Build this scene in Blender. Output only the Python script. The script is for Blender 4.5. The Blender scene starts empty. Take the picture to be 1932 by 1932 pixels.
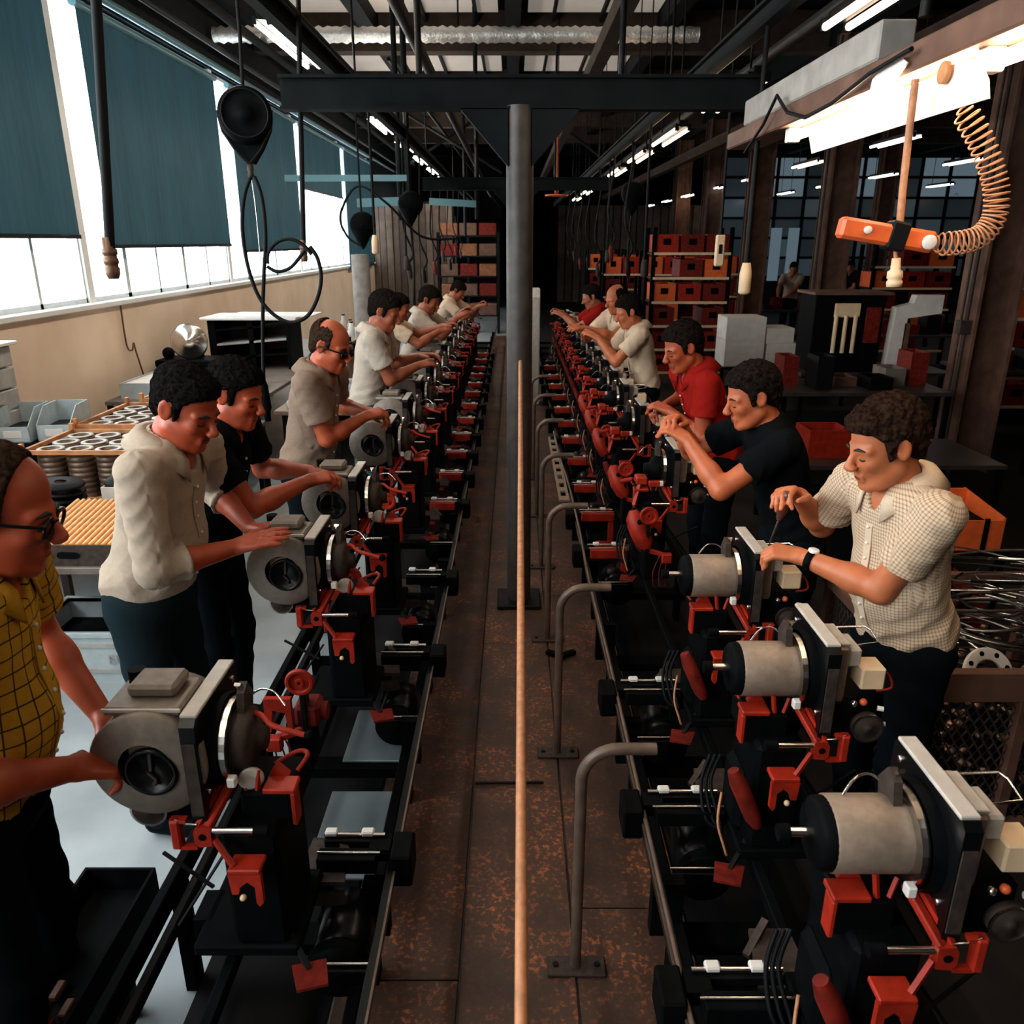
import bpy, math, random
import numpy as np
from mathutils import Vector, Matrix
random.seed(7)
rng = np.random.RandomState(11)
sc = bpy.context.scene
col = sc.collection
R = math.radians

# ---------------------------------------------------------------- camera
CAM_H, TILT, FPX = 2.1, R(18.8), 1500.0
cam_d = bpy.data.cameras.new('camera')
cam = bpy.data.objects.new('camera', cam_d); col.objects.link(cam)
cam.location = (0, 0, CAM_H)
cam.rotation_euler = (R(90) - TILT, 0, 0)
cam_d.sensor_width = 36.0
cam_d.lens = 36.0 * FPX / 1932.0
cam_d.clip_start = 0.05; cam_d.clip_end = 200
cam_d.shift_x = -2.0 / 1932.0
cam_d.dof.use_dof = True
cam_d.dof.focus_distance = 3.0
cam_d.dof.aperture_fstop = 6.3
sc.camera = cam

# ---------------------------------------------------------------- world, exposure
w = bpy.data.worlds.new('world'); sc.world = w; w.use_nodes = True
bg = w.node_tree.nodes['Background']
bg.inputs[0].default_value = (0.75, 0.87, 1.0, 1); bg.inputs[1].default_value = 1.0
sc.view_settings.view_transform = 'Standard'
sc.view_settings.look = 'None'
sc.view_settings.gamma = 1.0
sc.view_settings.exposure = -0.08
sc.view_settings.use_curve_mapping = False
sc.cycles.max_bounces = 5; sc.cycles.diffuse_bounces = 3; sc.cycles.glossy_bounces = 2; sc.cycles.transmission_bounces = 2
sc.cycles.caustics_reflective = False; sc.cycles.caustics_refractive = False
sc.cycles.adaptive_threshold = 0.03
WINDOW_EMIT = 9.0
SKY_PANE_EMIT = 0.17
TUBE_EMIT = 12.0

# ---------------------------------------------------------------- helpers
def at(px, py, Y=None, Z=None, X=None):
    """world point under a photograph pixel at a known depth / height / side"""
    u = (px - 968.0) / FPX; v = (py - 966.0) / FPX
    d = Vector((u, math.cos(TILT) - v * math.sin(TILT), -math.sin(TILT) - v * math.cos(TILT)))
    k = (Z - CAM_H) / d.z if Z is not None else (Y / d.y if Y is not None else X / d.x)
    return Vector((0, 0, CAM_H)) + d * k

MATS = {}
def mat(name, c, rough=.5, metal=0., var=.0, scale=18., bump=0., emit=None, estr=0., spec=.5, c2=None, coat=0.):
    if name in MATS: return MATS[name]
    m = bpy.data.materials.new(name); m.use_nodes = True
    nt = m.node_tree; b = nt.nodes['Principled BSDF']
    b.inputs['Roughness'].default_value = rough; b.inputs['Metallic'].default_value = metal
    b.inputs['Specular IOR Level'].default_value = spec
    b.inputs['Base Color'].default_value = (*c, 1)
    if coat: b.inputs['Coat Weight'].default_value = coat
    if var > 0 or c2 or bump > 0:
        tc = nt.nodes.new('ShaderNodeTexCoord'); nz = nt.nodes.new('ShaderNodeTexNoise')
        nz.inputs['Scale'].default_value = scale; nz.inputs['Detail'].default_value = 6
        nt.links.new(tc.outputs['Object'], nz.inputs['Vector'])
        if var > 0 or c2:
            rp = nt.nodes.new('ShaderNodeValToRGB')
            a = c2 if c2 else tuple(x * (1 - var) for x in c); d = c if c2 else tuple(min(1, x * (1 + var)) for x in c)
            rp.color_ramp.elements[0].color = (*a, 1); rp.color_ramp.elements[0].position = .33
            rp.color_ramp.elements[1].color = (*d, 1); rp.color_ramp.elements[1].position = .67
            nt.links.new(nz.outputs['Fac'], rp.inputs['Fac']); nt.links.new(rp.outputs['Color'], b.inputs['Base Color'])
        if bump > 0:
            bp = nt.nodes.new('ShaderNodeBump'); bp.inputs['Strength'].default_value = bump; bp.inputs['Distance'].default_value = .01
            nt.links.new(nz.outputs['Fac'], bp.inputs['Height']); nt.links.new(bp.outputs['Normal'], b.inputs['Normal'])
    if emit:
        b.inputs['Emission Color'].default_value = (*emit, 1); b.inputs['Emission Strength'].default_value = estr
    MATS[name] = m
    return m

class MB:
    """collects shapes into one mesh"""
    def __init__(s): s.v = []; s.f = []; s.sm = []
    def add(s, vs, fs, smooth=False):
        o = len(s.v); s.v += [tuple(v) for v in vs]; s.f += [tuple(i + o for i in f) for f in fs]; s.sm += [smooth] * len(fs); return s
    def box(s, a, b, ch=0.0, M=None):
        x0, y0, z0 = (min(a[i], b[i]) for i in range(3)); x1, y1, z1 = (max(a[i], b[i]) for i in range(3))
        if ch <= 0:
            vs = [(x, y, z) for z in (z0, z1) for y in (y0, y1) for x in (x0, x1)]
            fs = [(0, 2, 3, 1), (4, 5, 7, 6), (0, 1, 5, 4), (2, 6, 7, 3), (0, 4, 6, 2), (1, 3, 7, 5)]
        else:
            c = min(ch, .49 * min(x1 - x0, y1 - y0, z1 - z0)); lo = (x0, y0, z0); hi = (x1, y1, z1)
            vs = []; idx = {}
            for sx in (0, 1):
                for sy in (0, 1):
                    for sz in (0, 1):
                        sg = (sx, sy, sz)
                        for ax in range(3):
                            p = [0, 0, 0]
                            for k in range(3):
                                e = hi[k] if sg[k] else lo[k]
                                p[k] = e if k == ax else e + (-c if sg[k] else c)
                            idx[(sg, ax)] = len(vs); vs.append(tuple(p))
            fs = []
            for ax in range(3):
                o = [k for k in range(3) if k != ax]
                for sd in (0, 1):
                    q = []
                    for (p, r) in ((0, 0), (1, 0), (1, 1), (0, 1)):
                        g = [0, 0, 0]; g[ax] = sd; g[o[0]] = p; g[o[1]] = r; q.append(idx[(tuple(g), ax)])
                    fs.append(q)
            for ax in range(3):
                o = [k for k in range(3) if k != ax]
                for p in (0, 1):
                    for r in (0, 1):
                        g0 = [0, 0, 0]; g0[o[0]] = p; g0[o[1]] = r; g1 = list(g0); g1[ax] = 1
                        fs.append([idx[(tuple(g0), o[0])], idx[(tuple(g1), o[0])], idx[(tuple(g1), o[1])], idx[(tuple(g0), o[1])]])
            for sx in (0, 1):
                for sy in (0, 1):
                    for sz in (0, 1): fs.append([idx[((sx, sy, sz), k)] for k in range(3)])
            cx = Vector(((x0 + x1) / 2, (y0 + y1) / 2, (z0 + z1) / 2)); ff = []
            for f in fs:
                P = [Vector(vs[i]) for i in f]; n = (P[1] - P[0]).cross(P[2] - P[0])
                ff.append(tuple(f) if n.dot(sum(P, Vector()) / len(P) - cx) > 0 else tuple(reversed(f)))
            fs = ff
        if M is not None: vs = [tuple(M @ Vector(v)) for v in vs]
        return s.add(vs, fs)
    def bar(s, a, b, wd, ht, up=(0, 0, 1), ch=0.0):
        """rectangular bar from a to b"""
        a = Vector(a); b = Vector(b); d = (b - a); L = d.length; d.normalize(); up = Vector(up)
        if abs(d.dot(up)) > .98: up = Vector((0, 1, 0)) if abs(d.y) < .9 else Vector((1, 0, 0))
        x = d.cross(up).normalized(); z = x.cross(d).normalized()
        M = Matrix(((x.x, d.x, z.x, a.x), (x.y, d.y, z.y, a.y), (x.z, d.z, z.z, a.z), (0, 0, 0, 1)))
        return s.box((-wd / 2, 0, -ht / 2), (wd / 2, L, ht / 2), ch, M)
    def cyl(s, a, b, r0, r1=None, n=16, caps=True, smooth=True):
        return s.tube([a, b], [r0, r0 if r1 is None else r1], n, caps, smooth)
    def tube(s, pts, r, n=8, caps=True, smooth=True, closed=False):
        pts = [Vector(p) for p in pts]; m = len(pts)
        rs = r if isinstance(r, (list, tuple)) else [r] * m
        vs = []; fs = []; prev = None
        for i, p in enumerate(pts):
            if closed: t = pts[(i + 1) % m] - pts[i - 1]
            else: t = pts[min(i + 1, m - 1)] - pts[max(i - 1, 0)]
            if t.length < 1e-9: t = Vector((0, 0, 1))
            t.normalize()
            if prev is None:
                ref = Vector((0, 0, 1)) if abs(t.z) < .9 else Vector((1, 0, 0))
                x = t.cross(ref).normalized()
            else:
                x = prev - t * prev.dot(t)
                x = x.normalized() if x.length > 1e-6 else t.orthogonal().normalized()
            prev = x; y = t.cross(x)
            for k in range(n):
                a = 2 * math.pi * k / n; vs.append(p + (x * math.cos(a) + y * math.sin(a)) * rs[i])
        mm = m if closed else m - 1
        for i in range(mm):
            for k in range(n):
                a = i * n + k; b = i * n + (k + 1) % n; j = (i + 1) % m
                fs.append((a, b, j * n + (k + 1) % n, j * n + k))
        s.add(vs, fs, smooth)
        if caps and not closed:
            s.add(vs[:n], [tuple(reversed(range(n)))]); s.add(vs[-n:], [tuple(range(n))])
        return s
    def lathe(s, c, axis, prof, n=24, smooth=True):
        """prof: list of (distance along axis, radius)"""
        c = Vector(c); t = Vector(axis).normalized(); x = t.orthogonal().normalized(); y = t.cross(x); vs = []; fs = []
        for (d, r) in prof:
            for k in range(n):
                a = 2 * math.pi * k / n; vs.append(c + t * d + (x * math.cos(a) + y * math.sin(a)) * max(r, 1e-4))
        for i in range(len(prof) - 1):
            for k in range(n): fs.append((i * n + k, i * n + (k + 1) % n, (i + 1) * n + (k + 1) % n, (i + 1) * n + k))
        return s.add(vs, fs, smooth)
    def prism(s, poly, origin, u, v, nrm, depth):
        """polygon (2d list) in plane origin+u,v extruded along nrm"""
        o = Vector(origin); u = Vector(u); v = Vector(v); d = Vector(nrm).normalized() * depth; n = len(poly)
        A = [o + u * p[0] + v * p[1] for p in poly]; B = [a + d for a in A]
        fl = u.cross(v).dot(d) < 0
        f0 = tuple(reversed(range(n))); f1 = tuple(range(n, 2 * n)); fs = [f0, f1]
        for i in range(n): fs.append((i, (i + 1) % n, n + (i + 1) % n, n + i))
        if fl: fs = [tuple(reversed(f)) for f in fs]
        return s.add(A + B, fs)
    def ball(s, c, r, n=12, m=8, sc3=(1, 1, 1)):
        vs = []; fs = []; c = Vector(c)
        for i in range(m + 1):
            ph = math.pi * i / m
            for k in range(n):
                a = 2 * math.pi * k / n
                vs.append((c.x + r * sc3[0] * math.sin(ph) * math.cos(a), c.y + r * sc3[1] * math.sin(ph) * math.sin(a), c.z + r * sc3[2] * math.cos(ph)))
        for i in range(m):
            for k in range(n): fs.append((i * n + k, (i + 1) * n + k, (i + 1) * n + (k + 1) % n, i * n + (k + 1) % n))
        return s.add(vs, fs, True)
    def mirror_x(s):
        s.v = [(-x, y, z) for x, y, z in s.v]; s.f = [tuple(reversed(f)) for f in s.f]; return s
    def shift(s, d):
        s.v = [(x + d[0], y + d[1], z + d[2]) for x, y, z in s.v]; return s
    def mesh(s, name):
        me = bpy.data.meshes.new(name); me.from_pydata(s.v, [], s.f)
        me.polygons.foreach_set('use_smooth', s.sm); me.update(); return me
    def build(s, name, material, parent=None, loc=None):
        me = s.mesh(name); me.materials.append(material)
        o = bpy.data.objects.new(name, me); col.objects.link(o)
        if parent is not None: o.parent = parent
        if loc is not None: o.location = loc
        return o

def tag(o, label=None, cat=None, group=None, kind=None):
    if label: o['label'] = label
    if cat: o['category'] = cat
    if group: o['group'] = group
    if kind: o['kind'] = kind
    return o
def empty(name, loc=(0, 0, 0), label=None, cat=None, group=None, kind=None, rz=0):
    o = bpy.data.objects.new(name, None); col.objects.link(o); o.location = loc; o.rotation_euler = (0, 0, rz); o.empty_display_size = .1
    return tag(o, label, cat, group, kind)
def kids(o): return [c for c in col.objects if c.parent == o]
def copy_tree(o, parent=None, children=None):
    c = o.copy(); col.objects.link(c); c.parent = parent
    for ch in (KIDS.get(o, []) if children is None else children): copy_tree(ch, c)
    return c
KIDS = {}
def remember(o):
    """store the child list of a finished thing (fast copying)"""
    m = {}
    for c in col.objects:
        if c.parent is not None: m.setdefault(c.parent, []).append(c)
    def rec(x):
        KIDS[x] = m.get(x, [])
        for y in KIDS[x]: rec(y)
    rec(o)
def arc(c, u, v, r, a0, a1, n):
    c = Vector(c); u = Vector(u); v = Vector(v)
    return [c + u * (r * math.cos(R(a0 + (a1 - a0) * i / n))) + v * (r * math.sin(R(a0 + (a1 - a0) * i / n))) for i in range(n + 1)]
ORD = ['first', 'second', 'third', 'fourth', 'fifth', 'sixth', 'seventh', 'eighth', 'ninth', 'tenth', 'eleventh', 'twelfth', 'thirteenth', 'fourteenth', 'fifteenth', 'sixteenth', 'seventeenth', 'eighteenth', 'nineteenth', 'twentieth']

# ---------------------------------------------------------------- materials
M_BLACK = mat('black_paint', (.0025, .003, .0036), .6, 0, .3, 30, spec=.04)
M_BLACKG = mat('black_gloss', (.003, .0035, .004), .28, spec=.22)
M_DARK = mat('dark_steel', (.010, .010, .011), .5, .5, .35, 25, spec=.2)
M_IRON = mat('cast_iron', (.050, .036, .030), .6, .2, .3, 40, .15, spec=.25)
M_GREY = mat('grey_alloy', (.30, .225, .17), .5, .3, .12, 60, .05)
M_LGREY = mat('pale_grey_paint', (.52, .48, .43), .45, 0, .1, 30)
M_STEEL = mat('bright_steel', (.75, .72, .68), .22, 1.0, .08, 30)
M_WHITE = mat('white_plastic', (.78, .76, .72), .45)
M_CREAM = mat('cream_plastic', (.80, .58, .36), .5, 0, .05, 20)
M_RED = mat('red_enamel', (.34, .020, .008), .45, 0, .25, 22, spec=.3)
M_RED2 = mat('dark_red_enamel', (.15, .012, .007), .55, 0, .4, 30, spec=.2)
M_ORANGE = mat('orange_enamel', (.75, .13, .03), .4, 0, .12, 20)
M_RUBBER = mat('black_rubber', (.003, .004, .005), .6, spec=.15)
M_PIPE = mat('painted_pipe', (.12, .080, .060), .4, .2, .25, 20)
M_BROWN = mat('brown_paint', (.13, .068, .048), .6, 0, .3, 8, spec=.2)
M_BEAM = mat('roof_steel', (.005, .007, .008), .7, 0, .3, 6, spec=.1)
M_BEAMB = mat('brown_roof_beam', (.050, .034, .026), .75, 0, .3, 6, spec=.1)
M_TEAL = mat('teal_blind_plain', (.02, .10, .13), .7)
M_PGREEN = mat('steel_teal', (.10, .22, .26), .45, .3)
M_BINBLUE = mat('pale_blue_grey_bin', (.44, .52, .55), .5, 0, .12, 12)
M_BINGREY = mat('grey_bin', (.40, .39, .37), .55, 0, .15, 12)
M_WOOD = mat('orange_wood', (.52, .22, .08), .6, 0, .3, 14)
M_CARD = mat('white_carton', (.76, .71, .65), .7, 0, .08, 9)
M_TAN = mat('tan_cord', (.46, .20, .095), .6, 0, .2, 50)
M_DRUM = mat('drum_grey', (.20, .165, .135), .5, .25, .15, 40, .05)
M_EYE = mat('eye_dark', (.02, .012, .008), .2)
M_GREYC = mat('concrete_column', (.30, .28, .26), .7, 0, .2, 10)
# ================================================================ the room
def struct(o): o['kind'] = 'structure'; return o
# floor: pale worn concrete with a cool cast
M_FLOOR = mat('concrete_floor', (.40, .46, .49), .38, 0, 0, 2.2, .08, c2=(.27, .31, .335))
struct(MB().box((-3.7, -5, -.12), (.5, 46, 0)).build('floor', M_FLOOR))
M_FLOORD = mat('dark_block_floor', (.018, .015, .014), .55, 0, .35, 3, .1, spec=.15)  # right part of the floor, much darker base colour than the left
struct(MB().box((.5, -5, -.12), (24, 46, 0)).build('floor_right', M_FLOORD))

# ---- left wall (plaster below the sill, piers, lintel)
WX = -3.6; SILL = 1.60; BTOP = 3.92
M_WALL = mat('tan_plaster', (.90, .71, .54), .85, 0, 0, 1.7, .12, c2=(.76, .57, .42))
wl = struct(MB().box((WX - .25, -5, 0), (WX, 46, SILL - .05)).build('wall_left', M_WALL))
M_SILL = mat('white_sill', (.80, .80, .78), .5, 0, .05, 8)
MB().box((WX - .25, -5, SILL - .05), (WX + .05, 30, SILL), .008).build('window_sill', M_SILL, wl)
MB().box((WX - .25, -5, BTOP + .12), (WX, 46, 5.2)).build('wall_head', M_BEAM, wl)
MB().box((WX - .25, 21.4, SILL), (WX, 46, BTOP + .12)).build('wall_end_panel', M_BEAM, wl)
PIERS = [-3.72, -.12, 3.48, 7.08, 10.68, 14.28, 17.88, 21.4]
M_PIERW = mat('white_pier', (.82, .82, .80), .6, 0, .05, 6)
for y in PIERS:
    MB().box((WX - .25, y - .05, SILL), (WX - .02, y + .05, BTOP + .12)).build('window_pier', M_PIERW, wl)
# lit panes: frosted glazing with daylight behind it
M_PANE = mat('daylit_frosted_glass', (.8, .85, .88), .4, emit=(.90, .97, 1.0), estr=WINDOW_EMIT)
M_FRAME = mat('window_frame_paint', (.55, .60, .62), .5, 0, .1, 10)
for i in range(len(PIERS) - 1):
    y0, y1 = PIERS[i] + .05, PIERS[i + 1] - .05
    wn = struct(empty('window_%d' % (i + 1), (WX - .1, y0, SILL)))
    n = 5; fr = MB()
    for k in range(n + 1):
        yy = (y1 - y0) * k / n; t = .022 if k in (0, n) else (.035 if k % 2 else .02)
        fr.box((-.06, yy - t, 0), (.06, yy + t, BTOP + .1 - SILL))
    for zz in (0.02, BTOP + .08 - SILL): fr.box((-.06, 0, zz - .02), (.06, y1 - y0, zz + .02))
    fr.build('window_frame', M_FRAME, wn)
    for k in range(n):
        a = (y1 - y0) * k / n; b = (y1 - y0) * (k + 1) / n
        MB().box((-.035, a + .02, .03), (-.02, b - .02, BTOP + .06 - SILL)).build('pane', M_PANE, wn)
# teal roller blinds
def blind_material():
    m = bpy.data.materials.new('teal_blind'); m.use_nodes = True; nt = m.node_tree; b = nt.nodes['Principled BSDF']
    tc = nt.nodes.new('ShaderNodeTexCoord'); mp = nt.nodes.new('ShaderNodeMapping'); mp.inputs['Scale'].default_value = (1, 9, .8)
    nz = nt.nodes.new('ShaderNodeTexNoise'); nz.inputs['Scale'].default_value = 2.2; nz.inputs['Detail'].default_value = 5
    rp = nt.nodes.new('ShaderNodeValToRGB')
    rp.color_ramp.elements[0].position = .3; rp.color_ramp.elements[0].color = (.008, .027, .034, 1)
    rp.color_ramp.elements[1].position = .75; rp.color_ramp.elements[1].color = (.016, .058, .072, 1)
    nt.links.new(tc.outputs['Object'], mp.inputs[0]); nt.links.new(mp.outputs[0], nz.inputs['Vector']); nt.links.new(nz.outputs[0], rp.inputs[0])
    nt.links.new(rp.outputs[0], b.inputs['Base Color']); b.inputs['Roughness'].default_value = .8
    tr = nt.nodes.new('ShaderNodeBsdfTranslucent'); tr.inputs[0].default_value = (.005, .034, .046, 1)
    mx = nt.nodes.new('ShaderNodeMixShader'); mx.inputs[0].default_value = .12
    nt.links.new(b.outputs[0], mx.inputs[1]); nt.links.new(tr.outputs[0], mx.inputs[2])
    nt.links.new(mx.outputs[0], nt.nodes['Material Output'].inputs[0]); return m
M_BLIND = blind_material()
BL = [(3.62, 6.86, 2.14, 'nearest teal roller blind at the left edge, beside the hanging pole'),
      (7.36, 10.50, 2.06, 'wide teal roller blind behind the long hanging pole'),
      (10.98, 14.1, 1.98, 'teal roller blind behind the black tool balancer reel'),
      (14.5, 17.7, 2.95, 'short dark raised blind above the open tall windows'),
      (18.06, 21.2, 1.55, 'farthest teal roller blind, beyond the open tall windows'), (-3.4, -.4, 2.1, None), (.1, 3.3, 2.12, None)]
for (y0, y1, zb, lab) in BL:
    if lab is None: continue
    b = empty('roller_blind', (WX + .07, y0, zb), lab, 'blind', 'teal roller blinds on the left wall')
    me = MB(); ny = 40; nz = 4; vs = []; fs = []
    for i in range(ny + 1):
        for j in range(nz + 1):
            vs.append((.012 * math.sin(i * .9 + j * .2) * .6 + .008 * math.sin(i * .37), (y1 - y0) * i / ny, (BTOP - zb) * j / nz))
    for i in range(ny):
        for j in range(nz): fs.append((i * (nz + 1) + j, (i + 1) * (nz + 1) + j, (i + 1) * (nz + 1) + j + 1, i * (nz + 1) + j + 1))
    me.add(vs, fs, True).build('blind_fabric', M_BLIND, b)
    MB().cyl((.0, -.03, BTOP - zb), (.0, y1 - y0 + .03, BTOP - zb), .035, n=12).build('roller_tube', M_PGREEN, b)
    MB().box((-.012, 0, -.02), (.012, y1 - y0, .012), .003).build('bottom_bar', M_DARK, b)
# pipes running under the roof along the left wall
for k, (dx, z, r) in enumerate(((.10, 4.05, .035), (.34, 4.12, .03), (.62, 4.3, .05))):
    o = MB().cyl((WX + dx, -3, z), (WX + dx, 26, z), r, n=10).build('ceiling_pipe', (M_PGREEN, M_DARK, M_BEAM)[k])
    tag(o, ('teal steel pipe running just above the blinds', 'thin dark pipe beside the teal pipe above the blinds', 'thick black pipe nearest the roof on the window side')[k], 'pipe')

# ---- the other walls
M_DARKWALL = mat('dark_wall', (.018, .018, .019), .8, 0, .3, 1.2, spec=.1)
M_BACKWALL = mat('rear_wall', (.10, .09, .085), .85, 0, .3, .7)
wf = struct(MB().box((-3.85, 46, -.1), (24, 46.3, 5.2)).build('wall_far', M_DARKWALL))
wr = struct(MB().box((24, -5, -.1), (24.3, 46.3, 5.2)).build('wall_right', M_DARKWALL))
struct(MB().box((-3.85, -5.3, -.1), (24.3, -5, 5.2)).build('wall_rear', M_BACKWALL))
# board partition far left, beyond the blinds
pt = struct(empty('wall_partition', (-3.6, 21.6, 0)))
M_BOARD = [mat('partition_board_%d' % k, c, .7, 0, .25, 5) for k, c in enumerate(((.12, .085, .065), (.09, .062, .05), (.15, .11, .085)))]
for k in range(12):
    MB().box((.02 + k * .17, -.03 - .015 * (k % 3), 0), (.02 + k * .17 + .155, .03, 3.0), .006).build('board', M_BOARD[k % 3], pt)
MB().box((0, .03, 0), (2.1, .06, 3.06)).build('backing', M_BEAM, pt)
p2 = struct(empty('wall_partition_right', (1.6, 30, 0)))
for k in range(26):
    MB().box((k * .28, -.03 - .02 * (k % 3), 0), (k * .28 + .25, .03, 3.3), .006).build('board', M_BOARD[(k * 7) % 3], p2)
MB().box((0, .04, 0), (7.3, .08, 3.35)).build('backing', M_BEAM, p2)
# bright end window on the left, far away
wn = struct(empty('window_8', (-2.72, 27.4, 1.3)))
for (i, j) in [(i, j) for i in range(2) for j in range(3)]:
    MB().box((i * .42 + .02, -.01, j * .52 + .02), (i * .42 + .40, .01, j * .52 + .50)).build('pane', M_PANE, wn)
fr = MB()
for i in range(3): fr.box((i * .42 - .02, -.04, 0), (i * .42 + .02, .04, 1.58))
for j in range(4): fr.box((-.02, -.04, j * .52 - .02), (.86, .04, j * .52 + .02))
fr.build('window_frame', M_FRAME, wn)
struct(MB().box((-3.6, 27.45, 0), (-.4, 27.6, 5.0)).build('wall_cross', M_DARKWALL))

# ---- roof: dark deck with translucent skylight panes between steel beams
CZ = 4.9
ce = struct(MB().box((-3.85, -5.3, CZ + .22), (24.3, 46.3, CZ + .42)).build('ceiling', M_BEAM))
M_SKY = mat('skylight_glass', (.55, .48, .42), .6, 0, .12, 1.5, emit=(.92, .84, .76), estr=SKY_PANE_EMIT)
bayY = [(-4.6, -1.2), (-.9, 2.4), (2.7, 5.8), (6.1, 9.2), (9.5, 12.3), (13.0, 16.2), (17.0, 20.0), (20.7, 23.2)]
bayX = [(-3.4, -2.05), (-1.85, -.2), (.2, 1.95)]
for (y0, y1) in bayY:
    for (x0, x1) in bayX:
        MB().box((x0, y0, CZ + .12), (x1, y1, CZ + .16)).build('skylight_pane', M_SKY, ce)
rb = MB()
for x in (-3.5, -1.95, 0.0, 2.08): rb = MB().box((x - .1, -5, CZ - .1), (x + .1, 46, CZ + .22)).build('roof_beam', M_BEAM, ce)
for x in (4.5, 8.5, 12.5, 16.5, 20.5): MB().box((x - .12, -5, CZ - .25), (x + .12, 46, CZ + .22)).build('roof_beam', M_BEAM, ce)
for k, y in enumerate((-4.8, -1.05, 2.55, 5.95, 9.35, 12.65, 16.6, 20.35, 23.5, 27, 31, 36, 41)):
    MB().box((-3.6, y - .14, CZ - .3), (24, y + .14, CZ + .2)).build('roof_beam', M_BEAMB if y < 24 else M_BEAM, ce)
for x in (-1.2, -.5, .55, 1.2):
    MB().box((x - .02, -5, CZ + .05), (x + .02, 23.4, CZ + .12)).build('glazing_bar', M_BEAM, ce)
# bracing rods under the far roof
brc = struct(empty('trim_1', (0, 15.9, 2.2)))
for (a, b) in (((-2.4, 15.9, 4.55), (-.2, 15.9, 3.3)), ((-2.2, 16, 3.3), (-.1, 16, 4.55)), ((.2, 15.9, 4.55), (2.0, 15.9, 3.3)), ((-1.8, 13, 4.6), (-.3, 21, 2.9)), ((-.9, 15.9, 4.6), (-.9, 15.9, 2.2))):
    MB().cyl(a, b, .03, n=6).shift((0, -15.9, -2.2)).build('brace_rod', M_DARK, brc)

# foil-wrapped duct across the roof
du = empty('foil_duct', (-4 + .45, 10.75, 4.42), 'crinkled silver foil duct running across under the skylights', 'duct')
d = MB(); n = 110; pts = []; rs = []
for i in range(n + 1):
    pts.append((5.75 * i / n, 0, 0)); rs.append(.085 + .014 * ((i * 37) % 11) / 10 - .016 * (i % 2))
M_FOIL = mat('crinkled_foil', (.92, .90, .86), .34, .75, .1, 40, 1.0)
d.tube(pts, rs, 14).build('foil_wrap', M_FOIL, du)
for x in (.9, 2.9, 4.9): MB().tube([(x, 0, .1), (x, 0, .5)], .012, 6).build('hanger', M_DARK, du)

# ---- wooden walkway between the lines
wk = struct(empty('floor_walkway', (0, 0, 0)))
M_PLANK = []
def plank_mat(k):
    m = bpy.data.materials.new('worn_board_%d' % k); m.use_nodes = True; nt = m.node_tree; b = nt.nodes['Principled BSDF']
    tc = nt.nodes.new('ShaderNodeTexCoord'); n1 = nt.nodes.new('ShaderNodeTexNoise'); n1.inputs['Scale'].default_value = 3.0; n1.inputs['Detail'].default_value = 8; n1.inputs['Roughness'].default_value = .7
    mp = nt.nodes.new('ShaderNodeMapping'); mp.inputs['Location'].default_value = (k * 3.1, k * 1.7, 0)
    n2 = nt.nodes.new('ShaderNodeTexNoise'); n2.inputs['Scale'].default_value = 70; n2.inputs['Detail'].default_value = 3
    r1 = nt.nodes.new('ShaderNodeValToRGB'); r2 = nt.nodes.new('ShaderNodeValToRGB'); mx = nt.nodes.new('ShaderNodeMix'); mx.data_type = 'RGBA'
    r1.color_ramp.elements[0].position = .35; r1.color_ramp.elements[0].color = (.026, .013, .008, 1)
    r1.color_ramp.elements[1].position = .72; r1.color_ramp.elements[1].color = (.080, .035, .020, 1)
    r2.color_ramp.elements[0].position = .52; r2.color_ramp.elements[0].color = (0, 0, 0, 1)
    r2.color_ramp.elements[1].position = .66; r2.color_ramp.elements[1].color = (1, 1, 1, 1)
    mlt = nt.nodes.new('ShaderNodeMath'); mlt.operation = 'MULTIPLY'
    L = nt.links.new
    L(tc.outputs['Object'], mp.inputs[0]); L(mp.outputs[0], n1.inputs['Vector']); L(mp.outputs[0], n2.inputs['Vector'])
    L(n1.outputs[0], r1.inputs[0]); L(n2.outputs[0], r2.inputs[0]); r3 = nt.nodes.new('ShaderNodeValToRGB'); r3.color_ramp.elements[0].position = .46; r3.color_ramp.elements[0].color = (.06, .06, .06, 1); r3.color_ramp.elements[1].position = .64; r3.color_ramp.elements[1].color = (1, 1, 1, 1)
    L(n1.outputs[0], r3.inputs[0]); L(r2.outputs[0], mlt.inputs[0]); L(r3.outputs[0], mlt.inputs[1])
    L(mlt.outputs[0], mx.inputs['Factor']); L(r1.outputs[0], mx.inputs['A']); mx.inputs['B'].default_value = (.40, .115, .034, 1)
    L(mx.outputs['Result'], b.inputs['Base Color']); b.inputs['Roughness'].default_value = .55
    bp = nt.nodes.new('ShaderNodeBump'); bp.inputs['Strength'].default_value = .2; bp.inputs['Distance'].default_value = .004
    L(n2.outputs[0], bp.inputs['Height']); L(bp.outputs[0], b.inputs['Normal']); return m
M_PLANK = [plank_mat(k) for k in range(4)]
xs = [-.52, -.16, .19, .56]
k = 0
for j in range(3):
    y = -1.0 + (.35, .0, .62)[j]
    while y < 18:
        L_ = 2.44
        MB().box((xs[j] + .003, y + .003, .0), (xs[j + 1] - .003, y + L_ - .003, .022), .003).build('plank', M_PLANK[k % 4], wk); k += 1
        y += L_
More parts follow.
